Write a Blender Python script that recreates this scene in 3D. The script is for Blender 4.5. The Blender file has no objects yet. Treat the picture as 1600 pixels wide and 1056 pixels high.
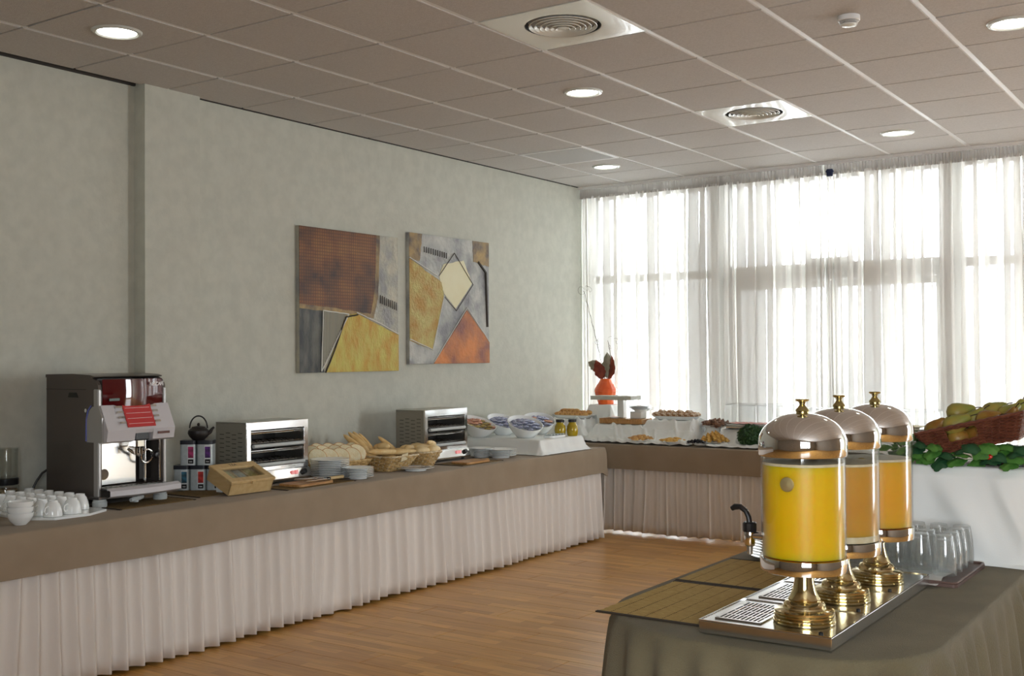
import bpy, math, random
from mathutils import Vector, Matrix, noise as mnoise
PI = math.pi
rnd = random.Random(7)
SC = bpy.context.scene
COL = SC.collection

# ---------------------------------------------------------------- camera
YAW, PITCH, ROLL, FPX = 0.5997, 0.0158, -0.0067, 1739.9
fw = Vector((-math.sin(YAW) * math.cos(PITCH), math.cos(YAW) * math.cos(PITCH), math.sin(PITCH)))
r0 = Vector((math.cos(YAW), math.sin(YAW), 0))
u0 = r0.cross(fw)
rv = r0 * math.cos(ROLL) + u0 * math.sin(ROLL)
uv = rv.cross(fw)
cam_d = bpy.data.cameras.new('camera')
cam = bpy.data.objects.new('camera', cam_d)
COL.objects.link(cam)
cam.matrix_world = Matrix(((rv.x, uv.x, -fw.x, 0), (rv.y, uv.y, -fw.y, 0), (rv.z, uv.z, -fw.z, 1.5), (0, 0, 0, 1)))
cam_d.sensor_width = 36
cam_d.lens = 36 * FPX / 1600
cam_d.clip_end = 200
SC.camera = cam

# ---------------------------------------------------------------- light, exposure
SC.view_settings.view_transform = 'Standard'
SC.view_settings.look = 'None'
SC.view_settings.gamma = 1
SC.view_settings.use_curve_mapping = False
SC.view_settings.exposure = 0.58
world = bpy.data.worlds.new('sky')
SC.world = world
world.use_nodes = True
wn = world.node_tree
bg = wn.nodes['Background']
bg.inputs[0].default_value = (0.89, 0.95, 1.0, 1)
bg.inputs[1].default_value = 12.0
SC.cycles.max_bounces = 10
SC.cycles.diffuse_bounces = 5
SC.cycles.glossy_bounces = 5
SC.cycles.transmission_bounces = 8
SC.cycles.transparent_max_bounces = 16
SC.cycles.use_denoising = True
SC.cycles.sample_clamp_indirect = 6
SC.cycles.caustics_reflective = False
SC.cycles.caustics_refractive = False


def portal(name, loc, rot, sx, sy):
    l = bpy.data.lights.new(name, 'AREA')
    l.shape = 'RECTANGLE'
    l.size = sx
    l.size_y = sy
    o = bpy.data.objects.new(name, l)
    o.location = loc
    o.rotation_euler = rot
    COL.objects.link(o)
    l.cycles.is_portal = True
    return o


# daylight openings: window wall (facing -Y) and the rear window (facing +Y)
portal('daylight_opening', (-2.17, 9.42, 1.5), (-PI / 2, 0, 0), 6.6, 3.0)

portal('daylight_opening', (4.38, 8.35, 1.4), (0, PI / 2, 0), 2.6, 1.3)
portal('daylight_opening', (1.2, -1.38, 1.7), (PI / 2, 0, 0), 2.3, 1.8)


# ---------------------------------------------------------------- materials
def new_mat(name):
    m = bpy.data.materials.new(name)
    m.use_nodes = True
    nt = m.node_tree
    return m, nt, nt.nodes['Principled BSDF']


def mat(name, col, rough=0.5, metal=0.0, col2=None, scale=8.0, detail=4, bump=0.0, bscale=None, stretch=None,
        spec=0.5, trans=0.0, ior=1.45, sss=0.0, coat=0.0, ramp=(0.35, 0.65), sheen=0.0):
    m, nt, p = new_mat(name)
    p.inputs['Base Color'].default_value = (*col, 1)
    p.inputs['Roughness'].default_value = rough
    p.inputs['Metallic'].default_value = metal
    p.inputs['Specular IOR Level'].default_value = spec
    p.inputs['Transmission Weight'].default_value = trans
    p.inputs['IOR'].default_value = ior
    p.inputs['Coat Weight'].default_value = coat
    p.inputs['Sheen Weight'].default_value = sheen
    if sss:
        p.inputs['Subsurface Weight'].default_value = sss
        p.inputs['Subsurface Scale'].default_value = 0.04
        p.inputs['Subsurface Radius'].default_value = (1.0, 0.7, 0.2)
    vec = None
    if col2 is not None or bump:
        tc = nt.nodes.new('ShaderNodeTexCoord')
        mp = nt.nodes.new('ShaderNodeMapping')
        nt.links.new(tc.outputs['Object'], mp.inputs[0])
        if stretch:
            mp.inputs['Scale'].default_value = stretch
        vec = mp.outputs[0]
    if col2 is not None:
        n = nt.nodes.new('ShaderNodeTexNoise')
        n.inputs['Scale'].default_value = scale
        n.inputs['Detail'].default_value = detail
        nt.links.new(vec, n.inputs['Vector'])
        cr = nt.nodes.new('ShaderNodeValToRGB')
        cr.color_ramp.elements[0].position = ramp[0]
        cr.color_ramp.elements[1].position = ramp[1]
        cr.color_ramp.elements[0].color = (*col, 1)
        cr.color_ramp.elements[1].color = (*col2, 1)
        nt.links.new(n.outputs[0], cr.inputs[0])
        nt.links.new(cr.outputs[0], p.inputs['Base Color'])
    if bump:
        n2 = nt.nodes.new('ShaderNodeTexNoise')
        n2.inputs['Scale'].default_value = bscale or scale * 4
        n2.inputs['Detail'].default_value = 3
        nt.links.new(vec, n2.inputs['Vector'])
        b = nt.nodes.new('ShaderNodeBump')
        b.inputs['Strength'].default_value = bump
        b.inputs['Distance'].default_value = 0.01
        nt.links.new(n2.outputs[0], b.inputs['Height'])
        nt.links.new(b.outputs[0], p.inputs['Normal'])
    return m


def thin_glass(name, tint=(1, 1, 1), gloss=0.12, fres=1.35):
    m = bpy.data.materials.new(name)
    m.use_nodes = True
    nt = m.node_tree
    for n in list(nt.nodes):
        nt.nodes.remove(n)
    out = nt.nodes.new('ShaderNodeOutputMaterial')
    tr = nt.nodes.new('ShaderNodeBsdfTransparent')
    tr.inputs[0].default_value = (*tint, 1)
    gl = nt.nodes.new('ShaderNodeBsdfGlossy')
    gl.inputs['Roughness'].default_value = 0.03
    g = nt.nodes.new('ShaderNodeNewGeometry')
    vm = nt.nodes.new('ShaderNodeVectorMath')
    vm.operation = 'DOT_PRODUCT'
    nt.links.new(g.outputs['Incoming'], vm.inputs[0])
    nt.links.new(g.outputs['Normal'], vm.inputs[1])
    chain = vm.outputs['Value']
    f0 = ((fres - 1) / (fres + 1)) ** 2 + gloss
    for op, a, b in (('ABSOLUTE', 0, None), ('SUBTRACT', 1, 1.0), ('POWER', 0, 5.0), ('MULTIPLY', 0, 1 - f0), ('ADD', 0, f0)):
        q = nt.nodes.new('ShaderNodeMath')
        q.operation = op
        q.use_clamp = True
        nt.links.new(chain, q.inputs[a])
        if b is not None:
            q.inputs[1 - a].default_value = b
        chain = q.outputs[0]
    mx = nt.nodes.new('ShaderNodeMixShader')
    nt.links.new(chain, mx.inputs[0])
    nt.links.new(tr.outputs[0], mx.inputs[1])
    nt.links.new(gl.outputs[0], mx.inputs[2])
    nt.links.new(mx.outputs[0], out.inputs[0])
    return m


def sheer(name, col, transp, transl):
    """thin woven fabric: some light goes straight through the weave, some is scattered forwards, some back"""
    m = bpy.data.materials.new(name)
    m.use_nodes = True
    nt = m.node_tree
    for n in list(nt.nodes):
        nt.nodes.remove(n)
    out = nt.nodes.new('ShaderNodeOutputMaterial')
    t = nt.nodes.new('ShaderNodeBsdfTransparent')
    l = nt.nodes.new('ShaderNodeBsdfTranslucent')
    d = nt.nodes.new('ShaderNodeBsdfDiffuse')
    l.inputs[0].default_value = (*col, 1)
    d.inputs[0].default_value = (*col, 1)
    m1 = nt.nodes.new('ShaderNodeMixShader')
    m1.inputs[0].default_value = transl
    nt.links.new(d.outputs[0], m1.inputs[1])
    nt.links.new(l.outputs[0], m1.inputs[2])
    m2 = nt.nodes.new('ShaderNodeMixShader')
    g = nt.nodes.new('ShaderNodeNewGeometry')
    vm = nt.nodes.new('ShaderNodeVectorMath')
    vm.operation = 'DOT_PRODUCT'
    nt.links.new(g.outputs['Incoming'], vm.inputs[0])
    nt.links.new(g.outputs['Normal'], vm.inputs[1])
    chain = vm.outputs['Value']
    for op, val, first in (('ABSOLUTE', None, None), ('MAXIMUM', 0.12, None), ('DIVIDE', None, 1.0), ('POWER', None, transp)):
        q = nt.nodes.new('ShaderNodeMath')
        q.operation = op
        if first is not None:
            q.inputs[0].default_value = first
            nt.links.new(chain, q.inputs[1])
        else:
            nt.links.new(chain, q.inputs[0])
            if val is not None:
                q.inputs[1].default_value = val
        chain = q.outputs[0]
    nt.links.new(chain, m2.inputs[0])
    nt.links.new(m1.outputs[0], m2.inputs[1])
    nt.links.new(t.outputs[0], m2.inputs[2])
    nt.links.new(m2.outputs[0], out.inputs[0])
    return m


def emis(name, col, s):
    m, nt, p = new_mat(name)
    p.inputs['Base Color'].default_value = (0.8, 0.8, 0.8, 1)
    p.inputs['Emission Color'].default_value = (*col, 1)
    p.inputs['Emission Strength'].default_value = s
    return m


def floor_mat(name, x_off=0.0):
    """laminate printed with three narrow strips per board, lengthwise along X"""
    m, nt, p = new_mat(name)
    g = nt.nodes.new('ShaderNodeNewGeometry')
    br = nt.nodes.new('ShaderNodeTexBrick')
    br.offset = 0.37
    br.offset_frequency = 2
    br.inputs['Scale'].default_value = 1
    br.inputs['Brick Width'].default_value = 0.42
    br.inputs['Row Height'].default_value = 0.065
    br.inputs['Mortar Size'].default_value = 0.0012
    br.inputs['Mortar Smooth'].default_value = 0.2
    br.inputs['Bias'].default_value = 0.0
    br.inputs['Color1'].default_value = (0.52, 0.255, 0.062, 1)
    br.inputs['Color2'].default_value = (0.72, 0.405, 0.115, 1)
    br.inputs['Mortar'].default_value = (0.42, 0.22, 0.075, 1)
    nt.links.new(g.outputs['Position'], br.inputs['Vector'])
    mp = nt.nodes.new('ShaderNodeMapping')
    mp.inputs['Scale'].default_value = (3, 45, 1)
    nt.links.new(g.outputs['Position'], mp.inputs[0])
    n = nt.nodes.new('ShaderNodeTexNoise')
    n.inputs['Scale'].default_value = 1.6
    n.inputs['Detail'].default_value = 6
    nt.links.new(mp.outputs[0], n.inputs['Vector'])
    cr = nt.nodes.new('ShaderNodeValToRGB')
    cr.color_ramp.elements[0].position = 0.3
    cr.color_ramp.elements[0].color = (0.78, 0.74, 0.70, 1)
    cr.color_ramp.elements[1].position = 0.7
    cr.color_ramp.elements[1].color = (1.1, 1.1, 1.1, 1)
    nt.links.new(n.outputs[0], cr.inputs[0])
    mx = nt.nodes.new('ShaderNodeMix')
    mx.data_type = 'RGBA'
    mx.blend_type = 'MULTIPLY'
    mx.inputs[0].default_value = 1
    nt.links.new(br.outputs[0], mx.inputs[6])
    nt.links.new(cr.outputs[0], mx.inputs[7])
    nt.links.new(mx.outputs[2], p.inputs['Base Color'])
    p.inputs['Roughness'].default_value = 0.28
    p.inputs['Specular IOR Level'].default_value = 0.38
    return m


def stripes_mat(name, c1, c2, axis, freq, rough=0.7, bump=0.0):
    m, nt, p = new_mat(name)
    tc = nt.nodes.new('ShaderNodeTexCoord')
    w = nt.nodes.new('ShaderNodeTexWave')
    w.bands_direction = axis
    w.inputs['Scale'].default_value = freq
    w.inputs['Distortion'].default_value = 0.6
    nt.links.new(tc.outputs['Object'], w.inputs['Vector'])
    cr = nt.nodes.new('ShaderNodeValToRGB')
    cr.color_ramp.elements[0].color = (*c1, 1)
    cr.color_ramp.elements[1].color = (*c2, 1)
    nt.links.new(w.outputs[0], cr.inputs[0])
    nt.links.new(cr.outputs[0], p.inputs['Base Color'])
    p.inputs['Roughness'].default_value = rough
    return m


def grid_paint(name):
    m, nt, p = new_mat(name)
    tc = nt.nodes.new('ShaderNodeTexCoord')
    n = nt.nodes.new('ShaderNodeTexNoise')
    n.inputs['Scale'].default_value = 4
    n.inputs['Detail'].default_value = 5
    nt.links.new(tc.outputs['Object'], n.inputs['Vector'])
    cr = nt.nodes.new('ShaderNodeValToRGB')
    e = cr.color_ramp.elements
    e[0].position, e[0].color = 0.34, (0.055, 0.016, 0.003, 1)
    e[1].position, e[1].color = 0.78, (0.34, 0.15, 0.022, 1)
    k = e.new(0.52)
    k.color = (0.22, 0.072, 0.008, 1)
    nt.links.new(n.outputs[0], cr.inputs[0])
    ws = []
    for ax in ('Y', 'Z'):
        w = nt.nodes.new('ShaderNodeTexWave')
        w.bands_direction = ax
        w.inputs['Scale'].default_value = 14
        w.inputs['Distortion'].default_value = 0.3
        nt.links.new(tc.outputs['Object'], w.inputs['Vector'])
        ws.append(w)
    mn = nt.nodes.new('ShaderNodeMath')
    mn.operation = 'MINIMUM'
    nt.links.new(ws[0].outputs[1], mn.inputs[0])
    nt.links.new(ws[1].outputs[1], mn.inputs[1])
    c2 = nt.nodes.new('ShaderNodeValToRGB')
    c2.color_ramp.elements[0].color = (0.45, 0.42, 0.4, 1)
    c2.color_ramp.elements[1].color = (1, 1, 1, 1)
    c2.color_ramp.elements[1].position = 0.35
    nt.links.new(mn.outputs[0], c2.inputs[0])
    mx = nt.nodes.new('ShaderNodeMix')
    mx.data_type = 'RGBA'
    mx.blend_type = 'MULTIPLY'
    mx.inputs[0].default_value = 1
    nt.links.new(cr.outputs[0], mx.inputs[6])
    nt.links.new(c2.outputs[0], mx.inputs[7])
    nt.links.new(mx.outputs[2], p.inputs['Base Color'])
    b = nt.nodes.new('ShaderNodeBump')
    b.inputs['Strength'].default_value = 0.5
    nt.links.new(mn.outputs[0], b.inputs['Height'])
    nt.links.new(b.outputs[0], p.inputs['Normal'])
    p.inputs['Roughness'].default_value = 0.5
    return m


MT = {}
MT['wall'] = mat('wallpaper', (0.52, 0.525, 0.455), 0.75, col2=(0.575, 0.577, 0.50), scale=13, detail=8, bump=0.12, bscale=60, spec=0.25)
MT['walldark'] = mat('brown_wall', (0.24, 0.20, 0.16), 0.7, col2=(0.28, 0.24, 0.19), scale=5)  # for the unseen walls, darkened to cut the light they bounce back
MT['tile'] = mat('ceiling_tile', (0.52, 0.495, 0.47), 0.8, col2=(0.58, 0.555, 0.53), scale=90, bump=0.25, bscale=220, spec=0.3)
MT['rail'] = mat('white_rail', (0.80, 0.80, 0.79), 0.35)
MT['gap_shade'] = mat('gap_shade', (0.05, 0.045, 0.04), 0.9)
MT['white_enamel'] = mat('white_enamel', (0.72, 0.72, 0.66), 0.16, coat=0.3)
MT['lamp_ring'] = mat('lamp_ring', (0.62, 0.64, 0.60), 0.25, coat=0.4)
MT['lamp_glow'] = emis('lamp_glow', (1.0, 0.98, 0.90), 7.0)
MT['floor'] = floor_mat('laminate')
MT['alu'] = mat('grey_aluminium', (0.20, 0.195, 0.18), 0.4, 0.3)
MT['pane'] = thin_glass('window_glass', (0.97, 0.98, 0.98), 0.02)
MT['sheer'] = sheer('sheer_white', (0.86, 0.84, 0.80), 0.265, 0.043)
MT['sheer2'] = sheer('sheer_header', (0.60, 0.575, 0.545), 0.05, 0.08)
MT['navy'] = mat('navy', (0.012, 0.02, 0.07), 0.6)
MT['beige'] = mat('beige_cloth', (0.30, 0.235, 0.165), 0.85, col2=(0.33, 0.26, 0.185), scale=6, bump=0.06, bscale=500, spec=0.2, sheen=0.1)
MT['olive'] = mat('olive_cloth', (0.16, 0.138, 0.082), 0.8, col2=(0.19, 0.165, 0.10), scale=7, bump=0.5, bscale=260, spec=0.25, sheen=0.1)
MT['skirt'] = mat('skirt_cloth', (0.80, 0.755, 0.71), 0.8, spec=0.2, bump=0.03, bscale=300)
MT['whitecloth'] = mat('white_cloth', (0.86, 0.88, 0.86), 0.75, bump=0.05, bscale=260, spec=0.25)
MT['china'] = mat('white_china', (0.90, 0.92, 0.91), 0.12, coat=0.3)
MT['chinaware'] = mat('warm_china', (0.80, 0.80, 0.77), 0.2)
MT['steel'] = mat('polished_steel', (0.82, 0.82, 0.82), 0.10, 1.0)
MT['traysteel'] = mat('tray_steel', (0.72, 0.72, 0.71), 0.20, 1.0)
MT['chrome'] = mat('chrome', (0.88, 0.88, 0.88), 0.04, 1.0)
MT['satin'] = mat('satin_steel', (0.50, 0.49, 0.45), 0.38, 1.0)
MT['greysteel'] = mat('grey_panel', (0.30, 0.285, 0.24), 0.5, 0.35)
MT['brass'] = mat('brass', (0.66, 0.54, 0.28), 0.13, 1.0, col2=(0.74, 0.65, 0.42), scale=14)
MT['brassmatte'] = mat('brass_matte', (0.62, 0.52, 0.26), 0.42, 0.85)
MT['brassdark'] = mat('brass_dark', (0.52, 0.44, 0.20), 0.22, 1.0)
MT['black'] = mat('black_plastic', (0.012, 0.012, 0.013), 0.3)
MT['iron'] = mat('cast_iron', (0.018, 0.015, 0.014), 0.45, bump=0.3, bscale=150)
MT['recess_shade'] = mat('dark_inside', (0.02, 0.018, 0.015), 0.5)  # near-black colour puts the shade into ducts, slots, seams and recesses
MT['wood'] = mat('pale_pine', (0.56, 0.38, 0.17), 0.5, col2=(0.62, 0.45, 0.22), scale=3, stretch=(3, 14, 14))
MT['woodboard'] = mat('board_wood', (0.40, 0.19, 0.06), 0.45, col2=(0.52, 0.28, 0.10), scale=4, stretch=(30, 4, 10))
MT['woodpale'] = mat('limed_wood', (0.50, 0.50, 0.43), 0.6, col2=(0.62, 0.62, 0.55), scale=6, stretch=(3, 20, 20))
MT['wicker'] = mat('pale_wicker', (0.42, 0.26, 0.09), 0.6, col2=(0.66, 0.47, 0.22), scale=40)
MT['wickerlight'] = mat('bleached_wicker', (0.72, 0.62, 0.44), 0.6, col2=(0.50, 0.36, 0.18), scale=60)
MT['wickerdark'] = mat('mahogany_wicker', (0.10, 0.028, 0.016), 0.42, col2=(0.17, 0.055, 0.03), scale=50)
MT['bread'] = mat('bread_crust', (0.66, 0.40, 0.14), 0.6, col2=(0.80, 0.60, 0.30), scale=14, bump=0.2, bscale=60, ramp=(0.3, 0.6))
MT['breadpale'] = mat('pale_crust', (0.76, 0.54, 0.24), 0.6, col2=(0.86, 0.70, 0.42), scale=16, bump=0.2, bscale=60)
MT['crumb'] = mat('bread_crumb', (0.94, 0.86, 0.62), 0.8, col2=(0.86, 0.74, 0.46), scale=45, bump=0.35, bscale=90)
MT['pastry'] = mat('pastry', (0.50, 0.22, 0.06), 0.45, col2=(0.80, 0.50, 0.18), scale=32, bump=0.5, bscale=90)
MT['sugared'] = mat('sugared_pastry', (0.48, 0.22, 0.07), 0.55, col2=(0.86, 0.74, 0.58), scale=48, bump=0.6, bscale=80, ramp=(0.42, 0.58))
MT['choc'] = mat('chocolate_pastry', (0.10, 0.032, 0.014), 0.5, col2=(0.45, 0.27, 0.18), scale=44, bump=0.6, bscale=80)
MT['golden'] = mat('fried_gold', (0.62, 0.30, 0.05), 0.45, col2=(0.86, 0.55, 0.14), scale=30, bump=0.5, bscale=80)
MT['olives'] = mat('dark_prune', (0.012, 0.012, 0.018), 0.25)
MT['ham'] = mat('ham', (0.62, 0.16, 0.14), 0.4, col2=(0.80, 0.42, 0.38), scale=30)
MT['orange_vase'] = mat('orange_glaze', (0.75, 0.085, 0.012), 0.22, col2=(0.88, 0.16, 0.03), scale=10, coat=0.4)
MT['redleaf'] = mat('russet_leaf', (0.16, 0.02, 0.008), 0.6, col2=(0.26, 0.05, 0.02), scale=20)
MT['greyleaf'] = mat('dry_grey_leaf', (0.27, 0.25, 0.17), 0.7, col2=(0.36, 0.33, 0.25), scale=20)
MT['leaf'] = mat('green_leaf', (0.035, 0.13, 0.02), 0.35, col2=(0.10, 0.26, 0.05), scale=22)
MT['leafdark'] = mat('dark_leaf', (0.012, 0.055, 0.022), 0.35, col2=(0.03, 0.10, 0.04), scale=22)
MT['box'] = mat('boxwood', (0.012, 0.045, 0.012), 0.4, col2=(0.045, 0.12, 0.03), scale=60)
MT['bamboo_brown'] = mat('bamboo_brown', (0.20, 0.13, 0.055), 0.8, col2=(0.30, 0.21, 0.10), scale=9, stretch=(4, 60, 4), spec=0.15)
MT['pear'] = mat('pear_russet', (0.24, 0.095, 0.015), 0.4, col2=(0.33, 0.21, 0.035), scale=18, detail=8, bump=0.1, bscale=120)
MT['peargreen'] = mat('pear_green', (0.22, 0.26, 0.05), 0.4, col2=(0.36, 0.25, 0.05), scale=16, detail=8)
MT['stalk'] = mat('stalk', (0.05, 0.03, 0.015), 0.7)
MT['berry'] = mat('red_berry', (0.55, 0.02, 0.01), 0.3)
MT['taupe'] = mat('taupe_enamel', (0.098, 0.082, 0.072), 0.32, 0.25, coat=0.2)
MT['silverpl'] = mat('silver_plastic', (0.42, 0.41, 0.40), 0.28, 0.5)
MT['silverlt'] = mat('light_plastic', (0.60, 0.58, 0.60), 0.35)
MT['burgundy'] = mat('burgundy_gloss', (0.085, 0.003, 0.006), 0.05, coat=1.0)
MT['redpanel'] = mat('red_panel', (0.55, 0.045, 0.045), 0.3)
MT['white'] = mat('white_print', (0.9, 0.9, 0.9), 0.4)
MT['blue_led'] = mat('blue_edge', (0.25, 0.30, 0.85), 0.2, 0.4)
MT['lcd'] = mat('lcd', (0.06, 0.10, 0.09), 0.2)
MT['switch_glow'] = emis('red_switch', (0.9, 0.01, 0.01), 0.35)  # red switch colour with a weak emission added
MT['plastic'] = mat('grey_white_plastic', (0.55, 0.58, 0.57), 0.35)
MT['tin'] = mat('pale_tin', (0.50, 0.56, 0.57), 0.3, 0.3, col2=(0.58, 0.64, 0.65), scale=60)
MT['tin_lid'] = mat('tin_lid', (0.02, 0.022, 0.03), 0.35)
MT['label_white'] = mat('label_white', (0.75, 0.78, 0.78), 0.5)
MT['acrylic'] = thin_glass('clear_acrylic', (0.97, 0.98, 0.985), 0.03, 1.22)
MT['tank'] = thin_glass('tank_acrylic', (0.98, 0.985, 0.98), 0.025, 1.35)
MT['jarglass'] = thin_glass('jar_glass', (0.96, 0.97, 0.96), 0.06, 1.45)
MT['juice_yellow'] = mat('orange_juice', (0.93, 0.56, 0.004), 0.35, col2=(0.95, 0.60, 0.008), scale=5, sss=1.0)
MT['juice_amber'] = mat('amber_juice', (0.66, 0.34, 0.045), 0.35, col2=(0.70, 0.38, 0.058), scale=5, sss=1.0)
MT['juice_orange'] = mat('peach_juice', (0.92, 0.46, 0.030), 0.35, col2=(0.94, 0.50, 0.045), scale=5, sss=1.0)
MT['foam'] = mat('juice_foam', (0.70, 0.60, 0.38), 0.6, col2=(0.78, 0.70, 0.50), scale=60)
MT['oil'] = mat('oil', (0.34, 0.23, 0.008), 0.08, col2=(0.50, 0.38, 0.02), scale=18, coat=0.6)
MT['bamboo'] = mat('bamboo', (0.38, 0.255, 0.085), 0.85, col2=(0.56, 0.41, 0.16), scale=9, stretch=(4, 60, 4), detail=6, spec=0.1)
MT['bamboodark'] = mat('dark_thread', (0.035, 0.024, 0.014), 0.8)
MT['browntray'] = mat('brown_tray', (0.14, 0.085, 0.07), 0.4)
MT['blue_pk'] = mat('blue_wrapper', (0.10, 0.13, 0.38), 0.28, 0.2, col2=(0.62, 0.66, 0.80), scale=38)
MT['pink_pk'] = mat('pink_wrapper', (0.62, 0.12, 0.10), 0.3, 0.1, col2=(0.80, 0.55, 0.36), scale=38)
MT['gold_pk'] = mat('gold_wrapper', (0.34, 0.22, 0.03), 0.3, 0.2, col2=(0.60, 0.50, 0.20), scale=38)
MT['cereal'] = mat('cereal', (0.16, 0.11, 0.05), 0.7, col2=(0.45, 0.36, 0.22), scale=70)
MT['steelbowl'] = mat('dull_steel_bowl', (0.30, 0.33, 0.38), 0.22, 1.0)
# paints of the two pictures
MT['p_grey'] = mat('paint_grey', (0.27, 0.27, 0.26), 0.45, col2=(0.50, 0.47, 0.36), scale=7, detail=8, bump=0.9, bscale=35)
MT['p_lilac'] = mat('paint_lilac', (0.20, 0.20, 0.21), 0.45, col2=(0.52, 0.52, 0.47), scale=5, detail=9, bump=0.6, bscale=30)
MT['p_black'] = mat('paint_black', (0.012, 0.012, 0.014), 0.4, col2=(0.11, 0.105, 0.075), scale=7, detail=8, bump=0.5, bscale=25, stretch=(1, 2.5, 0.8))
MT['p_yellow'] = mat('paint_yellow', (0.50, 0.27, 0.02), 0.5, col2=(0.56, 0.49, 0.09), scale=9, detail=8, bump=0.7, bscale=40, stretch=(1, 1.6, 0.8))
MT['p_ochre'] = mat('paint_ochre', (0.40, 0.22, 0.03), 0.5, col2=(0.48, 0.40, 0.12), scale=9, detail=8, bump=0.7, bscale=50)
MT['p_cream'] = mat('paint_cream', (0.72, 0.66, 0.42), 0.6, col2=(0.76, 0.72, 0.50), scale=5)
MT['p_orange'] = mat('paint_orange', (0.20, 0.06, 0.03), 0.5, col2=(0.62, 0.20, 0.035), scale=5, detail=7, bump=0.4, bscale=30)
MT['p_tan'] = mat('paint_tan', (0.10, 0.07, 0.05), 0.5, col2=(0.42, 0.28, 0.10), scale=8, detail=8, bump=0.4, bscale=30)
MT['p_brown'] = grid_paint('paint_brown_grid')
MT['p_hatch'] = stripes_mat('paint_hatch', (0.05, 0.045, 0.035), (0.48, 0.46, 0.36), 'Y', 22)
MT['p_white'] = mat('paint_white_line', (0.75, 0.74, 0.68), 0.5)
MT['p_dark'] = mat('paint_dark_line', (0.05, 0.04, 0.03), 0.5)


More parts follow.
